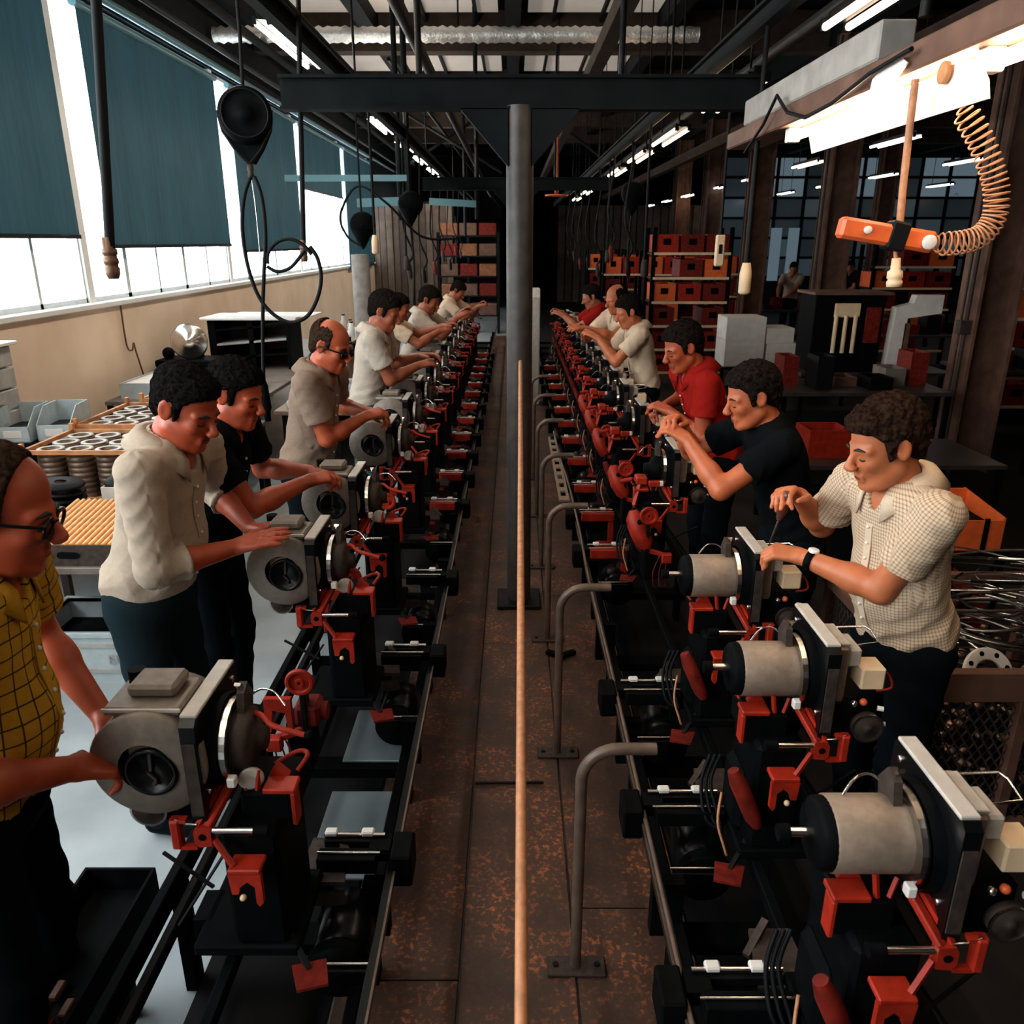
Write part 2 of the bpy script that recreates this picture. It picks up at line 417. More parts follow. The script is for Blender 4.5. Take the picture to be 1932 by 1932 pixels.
# ================================================================ overhead steel, lamps and hanging tools
def tframe(y, lab):
    t = empty('support_column', (.035, y, 0), lab, 'column')
    MB().cyl((0, 0, .05), (0, 0, 2.74), .07, n=20).build('post', M_COLGREY, t)
    MB().box((-.13, -.13, .022), (.13, .13, .05), .006).build('base_plate', M_DARK, t)
    b = MB().box((-1.19, -.05, 2.72), (1.2, .05, 2.735), .0).box((-1.19, -.05, 2.86), (1.2, .05, 2.875)).box((-1.19, -.012, 2.73), (1.2, .012, 2.865)); b.build('crossbeam', M_BEAM, t)
    for s in (-1, 1):
        MB().prism([(.06, 2.46), (.06, 2.725), (.30, 2.725)], (0, -.05, 0), (s, 0, 0), (0, 0, 1), (0, 1, 0), .1).build('gusset', M_BEAM, t)
        MB().cyl((s * .5, 0, 2.87), (s * .5, 0, 4.6), .016, n=8).build('hanger_rod', M_DARK, t)
    return t
M_COLGREY = mat('worn_column_paint', (.050, .042, .037), .5, .2, .3, 14)
tframe(4.42, 'nearest round grey column with dark crossbeam at the middle of the walkway')
tframe(11.0, 'second T-shaped column with crossbeam, hidden behind the nearest column')

# rope from the column towards the camera
rp = []
for i in range(13):
    f_ = i / 12; y = 4.32 + (0.55 - 4.32) * f_; z = 1.485 + (.955 - 1.485) * f_ - .02 * math.sin(math.pi * f_)
    rp.append((.040 - .03 * f_, y, z))
ro = empty('guide_rope', (0, .55, .022), 'taut tan rope running from the grey column towards the camera', 'rope')
MB().tube([(p[0], p[1] - .55, p[2] - .022) for p in rp], .0105, 8).build('rope', M_TAN, ro)
MB().cyl((.010, 0, 0), (.010, 0, .96), .014, n=10).build('post', M_PIPE, ro)
MB().box((-.08, -.05, 0), (.1, .05, .01), .002).build('base_plate', M_DARK, ro)

# long tracks above both lines
for s, z, lab in ((-1, 3.10, 'black overhead tool track above the left line'), (1, 3.02, 'black overhead tool track above the right line')):
    t = empty('overhead_track', (s * 1.15, 0, z), lab, 'track')
    MB().box((-.03, -2, 0), (.03, 24, .015)).box((-.006, -2, .015), (.006, 24, .09)).box((-.03, -2, .09), (.03, 24, .105)).build('track_rail', M_BEAM, t)
    MB().cyl((.09, -2, .06), (.09, 24, .06), .014, n=8).build('air_pipe', M_DARK, t)
    for y in (1.5, 6.5, 11.5, 16.5, 21.5): MB().cyl((0, y, .1), (0, y, 1.6), .01, n=6).build('hanger_rod', M_DARK, t)
for (x, z, lab, m) in ((-.62, 3.3, 'thin dark conduit left of the central column under the roof', M_DARK), (.75, 3.55, 'brown box channel right of the central column under the roof', M_BEAMB), (1.75, 3.3, 'thick dark pipe over the right line', M_DARK), (-1.7, 3.61, 'dark steel conduit between the blinds and the left lamps', M_BEAM), (2.55, 3.2, 'brown cable tray at the upper right', M_BEAMB)):
    o = (MB().box((x - .06, -2, z), (x + .06, 24, z + .12), .005) if m is M_BEAMB else MB().cyl((x, -2, z), (x, 24, z), .04, n=8)).build('cable_tray' if m is M_BEAMB else 'conduit_pipe', m)
    tag(o, lab, 'pipe' if m is not M_BEAMB else 'cable tray')

M_TUBE = mat('fluorescent_tube', (.9, .9, .88), .4, emit=(1.0, .75, .50), estr=TUBE_EMIT)
M_TUBEC = mat('fluorescent_tube_cool', (.9, .9, .9), .4, emit=(.95, .98, 1.0), estr=4.0)
M_TUBEN = mat('fluorescent_tube_near', (.9, .9, .88), .4, emit=(1.0, .75, .50), estr=44.0)
M_TUBEL = mat('fluorescent_tube_left', (.9, .9, .9), .4, emit=(1.0, .88, .73), estr=64.0)
def make_lamp(tm, hl=.6):
    t = empty('fluorescent_lamp', (0, 0, 0))
    MB().box((-.035, -hl, 0), (.035, hl, .05), .006).build('lamp_housing', M_DARK, t)
    for s in (-1, 1):
        MB().cyl((s * .05, -hl + .03, -.015), (s * .05, hl - .03, -.015), .016, n=8).build('lamp_tube', tm, t)
        MB().box((s * .05 - .014, -hl, -.03), (s * .05 + .014, -hl + .025, .02)).build('lamp_holder', M_DARK, t)
        MB().box((s * .05 - .014, hl - .025, -.03), (s * .05 + .014, hl, .02)).build('lamp_holder', M_DARK, t)
    remember(t); return t
protoC = make_lamp(M_TUBEC); protoW = make_lamp(M_TUBE); protoL_ = make_lamp(M_TUBEL, .75)
first = {}
RODS = {}
def place_lamp(proto, loc, label, group, rz=0, hang=0):
    if id(proto) not in first: first[id(proto)] = 1; o = proto
    else: o = copy_tree(proto)
    o.location = loc; o.rotation_euler = (0, 0, rz)
    if hang:
        if hang not in RODS:
            q = MB()
            for yy in (-.4, .4): q.cyl((0, yy, .045), (0, yy, hang), .007, n=6)
            RODS[hang] = q.mesh('hanger_rod'); RODS[hang].materials.append(M_DARK)
        r_o = bpy.data.objects.new('hanger_rod', RODS[hang]); col.objects.link(r_o); r_o.parent = o
    return tag(o, label, 'lamp', group)
for i, y in enumerate((-2.0, .2, 2.3, 4.6, 6.9, 9.1, 11.3, 13.6, 15.9, 18.2, 20.6)):
    place_lamp(protoL_, (-1.7, y, 3.52), '%s fluorescent twin-tube lamp of the row high along the windows' % ORD[i], 'lamps over the left line')
for i, y in enumerate((3.3, 5.6, 7.7, 9.4, 11.4, 13.6, 16.0, 18.4)):
    place_lamp(protoW, (1.38, y, 2.98), '%s fluorescent twin-tube lamp from the camera under the right overhead track' % ORD[i], 'lamps over the right line', hang=2.15)
# rows far over the hall on the right
for r_, (x, z) in enumerate(((4.6, 3.25), (7.4, 3.35), (10.4, 3.4), (14.0, 3.5), (18.5, 3.5))):
    for i in range(9):
        y = 4.5 + i * 3.0 + r_ * .7
        if x / max(y, .1) > .72: continue
        place_lamp(protoC if (i + r_) % 3 else protoW, (x, y, z), 'distant fluorescent lamp, %s of the %s row over the dark right hall' % (ORD[i], ORD[r_]), 'distant lamps over the dark right hall, row %s' % ORD[r_], hang=round(CZ + .225 - z, 3))

# ---- the large near lamp at the upper right
FX = 1.12
nl = empty('strip_lamp', (FX, 0, 2.5), 'large near strip lamp with grey channel and white reflector at the upper right', 'lamp')
def loc_(p): return Vector((p.x - FX, p.y, p.z - 2.5))
a = at(1430, 190, X=FX + .05); b = at(1700, 47, X=FX + .05)
MB().box((-.01, b.y, .125), (.10, a.y, .235), .006).build('grey_channel', M_GREYC, nl)
MB().box((-.02, .9, .045), (.13, a.y + .25, .12), .006).build('shaded_underside', M_BROWN, nl)  # lower half of the housing in brown, standing for its shaded underside
tb = nl
MB().cyl((.045, 2.22, .012), (.045, 3.62, .012), .019, n=12).build('lamp_tube', M_TUBEN, nl)
MB().cyl((.045, .9, .012), (.045, 2.16, .012), .019, n=12).build('lamp_tube', M_TUBEN, nl)
for y in (2.19, 3.64): MB().box((.02, y - .025, -.01), (.07, y + .025, .045), .004).build('lamp_holder', M_WHITE, nl)
pl = [loc_(at(*p, X=FX - .03)) for p in ((1533, 290), (1868, 186), (1867, 150), (1856, 125), (1838, 110), (1800, 122), (1712, 172), (1693, 150), (1715, 118), (1700, 106), (1672, 120), (1648, 150), (1640, 188), (1525, 238))]
MB().prism([(p.y, p.z) for p in pl], (-.03, 0, 0), (0, 1, 0), (0, 0, 1), (-1, 0, 0), .004).build('reflector_panel', mat('white_reflector', (.88, .86, .82), .35), nl)
c = loc_(at(1790, 137, X=FX - .035))
MB().lathe(c + Vector((-.006, 0, 0)), (-1, 0, 0), [(0, .026), (.01, .026), (.012, .02), (.012, 0)], 16).build('switch', M_WOOD, nl)
c = at(1745, 60, X=FX + .05)
MB().cyl((.045, c.y, .2), (.045, c.y, .518), .018, n=10).build('hanger_rod', M_DARK, nl)
MB().tube([loc_(at(*p, X=FX - .05)) for p in ((1405, 288), (1440, 235), (1466, 180), (1485, 212), (1520, 222), (1570, 195), (1640, 140), (1720, 92))], .007, 6).build('power_cable', M_RUBBER, nl)

# ---- orange tool on a cord with a coiled hose
YT = 2.28
ot = empty('pendant_tool', at(1690, 440, Y=YT), 'orange pendant air tool with black strap hanging from the near strip lamp', 'tool')
o0 = Vector(ot.location)
def rel(px, py, Y=YT): return at(px, py, Y=Y) - o0
a = rel(1583, 428); b = rel(1760, 458)
MB().bar(a, a.lerp(b, .62), .045, .055, ch=.008).build('tool_body', M_ORANGE, ot)
MB().bar(a.lerp(b, .60), b, .04, .055, ch=.008).build('tool_body', M_ORANGE, ot)
MB().bar(rel(1672, 442), rel(1706, 450), .052, .075, ch=.006).build('strap', M_RUBBER, ot)
for p in ((1630, 434), (1745, 457)):
    c = rel(*p); r = .010 if p[0] < 1700 else .019
    MB().lathe(c + Vector((0, -.022, 0)), (0, -1, 0), [(0, r), (.008, r), (.010, r * .8), (.010, 0)], 14).build('button', M_WHITE, ot)
MB().tube([rel(1727, 150), rel(1714, 260), rel(1703, 360), rel(1697, 430)], .010, 8).build('cord', M_TAN, ot)
MB().tube([rel(1697, 440), rel(1690, 470), rel(1690, 490)], .006, 8).build('cord', M_TAN, ot)
cA = rel(1691, 487); cB = rel(1689, 512); cC = rel(1687, 538)
MB().lathe(cA, cC - cA, [(0, 0), (0, .011), (.03, .013), (.035, .02), (.052, .021), (.056, .017), (.062, .021), (.075, .02), (.075, 0)], 14).build('connector', M_CREAM, ot)
path = [at(*p, Y=YT) - o0 for p in ((1815, 205), (1845, 255), (1868, 310), (1880, 360), (1876, 410), (1850, 445), (1810, 458), (1764, 460))]
def spline(P, n):
    out = []
    for i in range(len(P) - 1):
        p0 = P[max(i - 1, 0)]; p1 = P[i]; p2 = P[i + 1]; p3 = P[min(i + 2, len(P) - 1)]
        for k in range(n):
            t = k / n
            out.append(.5 * ((2 * p1) + (p2 - p0) * t + (2 * p0 - 5 * p1 + 4 * p2 - p3) * t * t + (3 * p1 - p0 - 3 * p2 + p3) * t ** 3))
    out.append(P[-1]); return out
sp = spline(path, 90); hl = []
for i, p in enumerate(sp):
    t = (sp[min(i + 1, len(sp) - 1)] - sp[max(i - 1, 0)]).normalized(); y = Vector((0, 1, 0)); x = t.cross(y).normalized()
    f_ = i / len(sp); rr = .030 * min(1, f_ * 14 + .3) * min(1, (1 - f_) * 8 + .5); a_ = 2 * math.pi * f_ * 31
    hl.append(p + x * rr * math.cos(a_) + y * rr * math.sin(a_))
MB().tube(hl, .0028, 5).build('coiled_hose', M_TAN, ot)

# ---- left hanging pole tools, reel and hoses
def pendant(p0, p1, r, label, grip=M_WOOD):
    t = empty('pendant_hose', p1, label, 'hose', 'poles hanging over the left line'); d = Vector(p0) - Vector(p1)
    MB().tube([(0, 0, 0), d * .5, d], r, 10).build('hose', M_RUBBER, t)
    g = MB()
    g.lathe((0, 0, .06), (0, 0, -1), [(0, 0), (0, r * 1.15), (.03, r * 1.2), (.032, r * 1.5), (.045, r * 1.5), (.047, r * 1.3), (.055, r * 1.3), (.057, r * 1.5), (.07, r * 1.5), (.072, r * 1.3), (.08, r * 1.3), (.082, r * 1.5), (.10, r * 1.4), (.112, r * 1.0), (.112, 0)], 14)
    g.build('hose_coupling', mat('bronze_grip', (.16, .085, .05), .45, .4, .2, 30), t); return t
pendant(at(178, -60, Y=2.35), at(209, 490, Y=2.35), .0135, 'thick black hose hanging straight down at the upper left with bronze coupling')
pendant(at(562, -20, Y=4.5), at(573, 475, Y=4.5), .013, 'black hose hanging beside the balancer reel, its coupling tangled with the looped cable')
YR = 3.6
bl = empty('tool_balancer', at(470, 300, Y=YR), 'large black tool balancer reel with looped cable hanging in front of the blinds', 'balancer')
o0 = Vector(bl.location)
def rel2(px, py, Y=YR): return at(px, py, Y=Y) - o0
cR = rel2(463, 218); ax = Vector((.25, -1, .1)).normalized()
MB().lathe(cR + ax * -.05, ax, [(0, 0), (0, .085), (.008, .102), (.03, .108), (.07, .108), (.085, .10), (.088, .088), (.084, .08), (.088, .03), (.10, .026), (.10, 0)], 32).build('reel', M_BLACK, bl)
MB().lathe(cR + ax * .036, ax, [(0, .094), (.006, .094), (.006, .088), (0, .088)], 32).build('reel_rim', M_DARK, bl)
q0 = rel2(474, 308)
MB().prism([(-.012, 0), (.012, 0), (.055, .06), (.092, .13), (.10, .19), (-.11, .19), (-.10, .13), (-.06, .06)], q0 + Vector((-.012, .02, 0)), (1, 0, 0), (0, 0, 1), (0, 1, 0), .05).build('cone_shroud', M_BLACK, bl)
MB().tube([q0 + Vector(v) for v in ((-.125, .015, .20), (-.105, .0, .12), (-.06, -.0, .05), (-.01, -.0, -.004), (.045, .0, .05), (.085, .0, .12), (.1, .015, .2))], .006, 6).build('shroud_rim', M_DARK, bl)
MB().tube([cR + Vector((0, 0, .1)), cR + Vector((.0, .03, .28)), cR + Vector((.0, .05, .62))], .008, 6).build('hanger_cord', M_RUBBER, bl)
MB().lathe(rel2(474, 335), (0, 0, 1), [(0, 0), (0, .012), (.012, .014), (.02, .01), (.03, .014), (.05, .012), (.05, 0)], 10).build('swivel', M_IRON, bl)
def px_tube(pts, r, name, m, Y=YR, parent=bl, n=8): return MB().tube(spline([rel2(*p, Y=Y) for p in pts], 8), r, n).build(name, m, parent)
px_tube([(473, 334), (462, 365), (457, 410), (460, 460), (470, 510), (486, 555), (510, 588), (545, 608), (578, 598), (598, 565), (606, 525), (600, 490), (585, 465)], .0085, 'looped_cable', M_RUBBER)
px_tube([(480, 333), (492, 365), (499, 410), (501, 460), (498, 520), (496, 580), (496, 640), (497, 700), (500, 760)], .0085, 'looped_cable', M_RUBBER)
px_tube([(505, 498), (507, 475), (525, 456), (548, 451), (572, 462), (588, 480)], .0075, 'looped_cable', M_RUBBER)
px_tube([(504, 503), (522, 512), (545, 507), (562, 490), (575, 472)], .0075, 'looped_cable', M_RUBBER)
px_tube([(475, 340), (482, 390), (488, 450), (492, 500)], .0022, 'steel_wire', M_STEEL)
c = rel2(512, 770)
MB().lathe(c + Vector((-.03, 0, .14)), (0.05, 0, -1), [(0, 0), (0, .012), (.04, .022), (.14, .024), (.16, .016), (.2, .014), (.2, 0)], 14).build('power_tool', M_BLACK, bl)
# smaller reels further down both lines
def small_reel(p, lab, hose):
    t = empty('tool_balancer', p, lab, 'balancer')
    MB().lathe((0, .04, 0), (.2, -1, 0), [(0, 0), (0, .10), (.02, .125), (.07, .125), (.09, .1), (.09, .03), (.1, 0)], 24).build('reel', M_BLACK, t)
    MB().lathe((0, 0, -.22), (0, 0, 1), [(0, .01), (.08, .06), (.18, .11)], 16).build('cone_shroud', M_BLACK, t)
    MB().cyl((0, 0, .1), (0, 0, 1.0 + (2.9 - p[2]) * .3), .01, n=6).build('hanger_cord', M_RUBBER, t)
    MB().tube(spline([Vector(q) for q in hose], 8), .012, 6).build('hose', M_RUBBER, t)
small_reel(at(683, 425, Y=8.2), 'small black reel hanging in front of the farthest blind', [(0, 0, -.2), (-.15, 0, -.1), (-.2, 0, .1), (-.02, 0, .35), (.25, 0, .2), (.55, .2, -.1), (.9, .3, -.12)])
small_reel(at(773, 385, Y=8.6), 'dark elongated reel hanging between the second and third left workers', [(0, 0, -.22), (.02, 0, -.6), (.0, 0, -1.0)])
small_reel(at(1193, 365, Y=9.0), 'black reel hanging above the right line before the board partition', [(0, 0, -.22), (-.02, 0, -.6), (.0, 0, -.9)])
# vertical drops (cables) over the lines
drops = [(-1.15, 7.0, 2.1, 'left', 'cream'), (-1.15, 9.0, 1.9, 'left', ''), (1.15, 4.1, 1.95, 'right', 'cream'), (1.15, 7.3, 1.9, 'right', ''), (1.15, 10.2, 1.95, 'right', '')]
for i, (x, y, z, s, k_) in enumerate(drops):
    t = empty('drop_cable', (x, y, z), 'thin dark drop cable %s of the lines, %s from the camera' % (s, ORD[i]), 'cable')
    MB().cyl((0, 0, 0), (0, 0, (3.1 if x < 0 else 3.02) - z + .005), .012, n=6).build('cable', M_RUBBER, t)
    MB().lathe((0, 0, .05), (0, 0, -1), [(0, 0), (0, .02), (.05, .03), (.14, .03), (.15, .02), (.15, 0)], 10).build('plug', M_CREAM if k_ else M_IRON, t)
# hanging cream pendant switch near the orange rack
t = empty('pendant_switch', at(1358, 470, Y=5.6), 'cream pendant switch box hanging near the orange crate rack', 'switch')
MB().box((-.03, -.02, -.11), (.03, .02, .09), .008).build('switch_box', M_CREAM, t)
MB().box((-.012, -.026, -.03), (.012, -.018, .03), .002).build('button', M_DARK, t)
MB().cyl((0, 0, .08), (-.02, 0, CZ + .225 - t.location.z), .008, n=6).build('cord', M_RUBBER, t)
# orange fire-hook pendant beyond the column
t = empty('hook_hoist', at(1050, 370, Y=12.5), 'thin orange hoist rod with flat ring hanging right of the column', 'hoist')
MB().cyl((0, 0, .1), (0, 0, 1.2), .022, n=8).build('rod', M_ORANGE, t); MB().cyl((0, 0, 1.2), (0, 0, CZ + .225 - t.location.z), .008, n=6).build('hanger_cord', M_RUBBER, t)
MB().lathe((0, 0, 0), (0, 0, 1), [(0, .17), (.02, .17), (.02, .12), (0, .12), (0, .17)], 20).build('ring', M_ORANGE, t)
MB().cyl((-.15, 0, .01), (.15, 0, .01), .015, n=6).build('crossbar', M_ORANGE, t); MB().cyl((0, 0, 0), (0, 0, .12), .03, n=8).build('hub', M_RED, t)
# pale horizontal arms left of the column
for i, (pa, pb, Y) in enumerate((((538, 336), (770, 336), 9.0), ((674, 383), (755, 380), 9.6), ((810, 380), (900, 385), 12.0))):
    A = at(*pa, Y=Y); B = at(*pb, Y=Y); t = empty('swing_arm', A, 'pale blue-grey horizontal swing arm, %s of three left of the column' % ORD[i], 'arm')
    MB().bar((0, 0, 0), B - A, .05, .06 if i == 0 else .09).build('arm', M_PGREEN, t)
    MB().cyl((B - A) + Vector((0, 0, -.2)), (B - A) + Vector((0, 0, CZ + .225 - B.z)), .03, n=8).build('pivot_post', M_BEAM, t)
# ================================================================ conveyors, carriers and machines
def track(s):
    side = 'right' if s > 0 else 'left'; t = empty('conveyor_track', (0, 0, 0), 'long black conveyor track along the %s side of the walkway' % side, 'conveyor')
    xi = .405 if s > 0 else -.345
    def bx(a, b, name, m, ch=0): MB().box(a, b, ch).build(name, m, t)
    bx((xi - .012, -1, .385), (xi + .012, 17, .425), 'rail', M_BLACKG, .003)
    bx((xi - .003 - s * .012, -1, .423), (xi + .003 - s * .012, 17, .4285), 'rail_edge', M_PIPE)
    bx((xi + s * .05, -1, .19), (xi + s * .085, 17, .25), 'rail', M_BLACK, .004)
    bx((s * .935, -1, .36), (s * .965, 17, .43), 'rail', M_BLACK, .004)
    bx((s * .885, -1, .36), (s * .91, 17, .40), 'rail', M_DARK, .004)
    bx((s * .68, -1, .39), (s * .71, 17, .428), 'rail', M_BLACK, .004)
    for i in range(22):
        y = -.6 + i * .8
        MB().box((xi + s * .05, y - .03, .02), (xi + s * .085, y + .03, .19)).box((xi - .01, y - .02, .2), (xi + s * .08, y + .02, .385)).build('leg', M_BLACK, t)
        MB().box((s * .935, y - .03, 0), (s * .965, y + .03, .36)).build('leg', M_BLACK, t)
        MB().box((xi + s * .05, y - .04, .15), (s * .96, y + .04, .19)).build('sleeper', M_BLACK, t)
    return t
trR = track(1); trL = track(-1)
# thin dark strips laid over the floor below the lines
M_STRIP = mat('oily_floor', (.007, .007, .008), .6, 0, .4, 5, spec=.1)
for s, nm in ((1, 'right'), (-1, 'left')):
    struct(MB().box((s * .53 if s < 0 else .565, -2, .0), (s * 1.0 if s > 0 else -.93, 17.5, .012)).build('floor_dark_strip_%s' % nm, M_STRIP))
# blue-grey drip trays lying below the left line
for i, (y0, y1) in enumerate(((2.0, 2.42), (2.6, 2.95))):
    t = MB().box((-.66, y0, .19), (-.44, y1, .2), .002).build('drip_tray', mat('blue_grey_sheet', (.20, .25, .28), .35, .3, .15, 6))
    tag(t, ('nearer', 'farther')[i] + ' blue-grey sheet metal drip tray lying in the left conveyor', 'tray')

def P_(root, s, name, m, mb):
    if s < 0: mb.mirror_x()
    return mb.build(name, m, root)
def ring(mb, c, axis, r0, r1, d, n=24):
    return mb.lathe(c, axis, [(0, r1), (0, r0), (d, r0), (d, r1), (0, r1)], n, False)

def make_carrier(s, red):
    xe = .635 if s > 0 else .595
    """crossbar carrier: twin bars from the aisle block to the machine foot"""
    t = empty('crossbar_carrier'); m = M_RED if red else M_BLACK
    P_(t, s, 'crossbar', m, MB().box((.43, -.075, .435), (xe, -.025, .485), .003))
    P_(t, s, 'crossbar', m if red else M_DARK, MB().box((.43, .02, .44), (xe, .05, .468), .003))
    P_(t, s, 'tie_rod', M_STEEL, MB().cyl((.42, .036, .476), (xe, .036, .476), .007, n=8))
    P_(t, s, 'tie_rod', M_STEEL, MB().cyl((.42, -.05, .489), (xe, -.05, .489), .004, n=8))
    for x in (.47, .575): P_(t, s, 'clip', M_WHITE, MB().box((x - .018, .028, .472), (x + .018, .055, .488), .004))
    P_(t, s, 'end_block', M_BLACK, MB().box((.335, -.055, .37), (.395, .055, .475), .006).box((.40, -.02, .43), (.46, .045, .47)))
    P_(t, s, 'bolt', M_WHITE, MB().lathe((.345, -.02, .43), (-1, -.3, .4), [(-.002, .011), (.004, .011), (.006, .007), (.006, 0)], 10))
    P_(t, s, 'foot_post', m, MB().box((xe - .035, -.07, .28), (xe, -.03, .436), .003))
    P_(t, s, 'foot', m, MB().box((xe - .10, -.08, .262), (xe + .01, -.01, .285), .004))
    if not red: P_(t, s, 'cover_plate', M_BLACK, MB().box((.455, -.026, .43), (xe, .03, .436)))
    remember(t); return t

def make_machine(s, drum, dark=False):
    t = empty('assembly_machine')
    # --- upright black plate with pale top rim
    def rr(y0, y1, z0, z1, c): return [(y0 + c, z0), (y1 - c, z0), (y1, z0 + c), (y1, z1 - c), (y1 - c, z1), (y0 + c, z1), (y0, z1 - c), (y0, z0 + c)]
    pl = P_(t, s, 'upright_plate', M_BLACKG, MB().prism(rr(-.135, .145, .80, 1.105, .014), (.815, 0, 0), (0, 1, 0), (0, 0, 1), (1, 0, 0), .034))
    P_(pl, s, 'top_rim', M_LGREY, MB().box((.813, -.118, 1.103), (.851, .132, 1.112), .002))
    P_(pl, s, 'edge_cover', M_IRON, MB().box((.818, -.1385, .86), (.846, -.133, 1.05)))
    for (y, z) in ((-.10, .90), (.11, .90), (.11, 1.07)): P_(pl, s, 'bolt', M_STEEL, MB().lathe((.816, y, z), (-1, 0, 0), [(0, .008), (.005, .008), (.005, 0)], 8))
    # --- cylinder motor with flange
    if drum:
        P_(t, s, 'motor_cylinder', M_IRON, MB().lathe((.775, 0, .975), (-1, 0, 0), [(0, .074), (.004, .076), (.035, .074), (.045, .06), (.05, .03), (.07, .028), (.07, 0)], 32))
    elif dark: P_(t, s, 'motor_cylinder', M_BLACK, MB().lathe((.775, 0, .975), (-1, 0, 0), [(0, .060), (.004, .062), (.05, .060), (.06, .03), (.09, .026), (.09, 0)], 24))
    else: P_(t, s, 'motor_cylinder', M_GREY, MB().lathe((.775, 0, .975), (-1, 0, 0), [(0, .074), (.004, .076), (.145, .076), (.150, .073)], 36))
    if drum: P_(t, s, 'motor_cap', M_LGREY, MB().lathe((.735, -.05, .90), (-.3, -1, 0), [(0, 0), (0, .028), (.008, .03), (.01, .024), (.01, 0)], 18))
    elif not dark: P_(t, s, 'motor_cap', M_BLACK, MB().lathe((.626, 0, .975), (-1, 0, 0), [(0, .0735), (.018, .072), (.028, .062), (.028, .022), (.034, .02), (.034, 0)], 32))
    fl = P_(t, s, 'flange', M_STEEL, ring(MB(), (.772, 0, .975), (1, 0, 0), .100, .055, .016, 36))
    P_(fl, s, 'flange_back', M_BLACK, MB().lathe((.788, 0, .975), (1, 0, 0), [(0, .108), (.028, .112)], 32))
    P_(fl, s, 'lug', M_IRON, MB().prism([(-.015, .07), (.05, .055), (.062, .09), (.03, .135), (.0, .12)], (.765, 0, .975), (0, 1, 0), (0, 0, 1), (-1, 0, 0), .018))
    P_(fl, s, 'lug_tip', M_STEEL, MB().bar((.765, .012, 1.112), (.758, .05, 1.066), .016, .008))
    P_(fl, s, 'clip', M_WHITE, MB().box((.755, -.10, .905), (.775, -.078, .930), .003))
    if drum: P_(t, s, 'control_lever', M_RED, MB().tube(spline([Vector(q) for q in ((.74, .02, 1.03), (.71, .0, 1.035), (.68, -.02, 1.02), (.60, -.03, 1.0))], 4), .007, 6)); P_(t, s, 'lever_knob', M_BLACK, MB().ball((.595, -.03, 1.0), .013))
    if dark: P_(t, s, 'red_manifold', M_RED, MB().box((.64, -.06, .90), (.70, .02, .94), .006).cyl((.62, -.02, .92), (.56, -.03, .91), .012, n=10).bar((.66, -.05, .90), (.63, -.09, .80), .018, .018).box((.70, -.10, .90), (.76, -.07, .93), .004))
    if not drum and not dark: P_(t, s, 'shaft', M_STEEL, MB().cyl((.598, -.01, .985), (.545, -.01, .985), .010, n=10))
    if not drum and not dark: P_(t, s, 'shaft_coupling', M_BLACK, MB().cyl((.55, -.01, .985), (.527, -.01, .985), .017, n=10))
    P_(t, s, 'cable', M_STEEL, MB().tube(spline([Vector(q) for q in ((.66, .02, 1.05), (.69, .04, 1.075), (.73, .06, 1.07), (.76, .05, 1.05))], 4), .003, 5))
    # --- housings on the worker's side
    P_(t, s, 'gear_housing', M_GREY, MB().box((.852, -.085, .86), (.895, .06, 1.085), .008))
    P_(t, s, 'housing_cover', M_LGREY, MB().box((.853, -.08, 1.084), (.893, .04, 1.094), .002).box((.895, -.075, 1.02), (.93, .02, 1.075), .006))
    P_(t, s, 'terminal_box', M_CREAM, MB().box((.925, -.10, .965), (.99, -.03, 1.03), .005))
    P_(t, s, 'wire', M_RED, MB().tube(spline([Vector(q) for q in ((.99, -.05, 1.0), (1.02, -.05, .985), (1.03, -.06, .95), (.99, -.06, .94))], 4), .004, 5))
    P_(t, s, 'handle_frame', M_STEEL, MB().tube([(.895, .06, 1.07), (.99, .06, 1.075), (1.0, .04, 1.072), (1.0, -.01, 1.06), (.93, -.01, 1.05)], .0035, 6))
    P_(t, s, 'lower_gearbox', M_BLACK, MB().box((.85, -.09, .80), (.98, .08, .93), .012))
    dl = P_(t, s, 'handwheel', M_IRON, MB().lathe((.955, -.092, .858), (0, -1, 0), [(0, .030), (.004, .041), (.022, .042), (.026, .038), (.024, .012), (.030, .010), (.030, 0)], 24))
    P_(dl, s, 'wheel_rim', M_STEEL, ring(MB(), (.955, -.115, .858), (0, -1, 0), .043, .038, .004))
    P_(t, s, 'knob', M_ORANGE, MB().ball((.94, -.10, .93), .010)); P_(t, s, 'knob', M_STEEL, MB().ball((.915, -.10, .925), .009))
    P_(t, s, 'screw', M_WHITE, MB().cyl((.985, -.09, .905), (1.0, -.095, .905), .007, n=8)); P_(t, s, 'screw', M_WHITE, MB().cyl((.995, -.09, .855), (1.012, -.095, .857), .007, n=8))
    # --- red castings
    u = MB()
    u.prism([(.805, .835), (.838, .838), (.845, .825), (.845, .795), (.835, .782), (.805, .785)], (0, -.150, 0), (1, 0, 0), (0, 0, 1), (0, 1, 0), .024)
    u.box((.875, -.152, .775), (.897, -.125, .855), .004).box((.84, -.150, .775), (.88, -.135, .783)).box((.86, -.148, .846), (.897, -.13, .855))
    P_(t, s, 'yoke_bracket', M_RED, u)
    P_(t, s, 'yoke_pin', M_BLACK, MB().cyl((.825, -.152, .811), (.825, -.145, .811), .009, n=10))
    P_(t, s, 'yoke_spring', M_STEEL, MB().tube([(.835, -.145, .842), (.86, -.145, .844), (.885, -.145, .856)], .003, 5))
    P_(t, s, 'yoke_arm', M_RED, MB().bar((.815, -.14, .83), (.775, -.055, .90), .020, .016, ch=.003).bar((.835, -.14, .835), (.80, -.07, .90), .012, .012))
    P_(t, s, 'push_rod', M_STEEL, MB().cyl((.705, -.14, .822), (.81, -.14, .822), .0075, n=10))
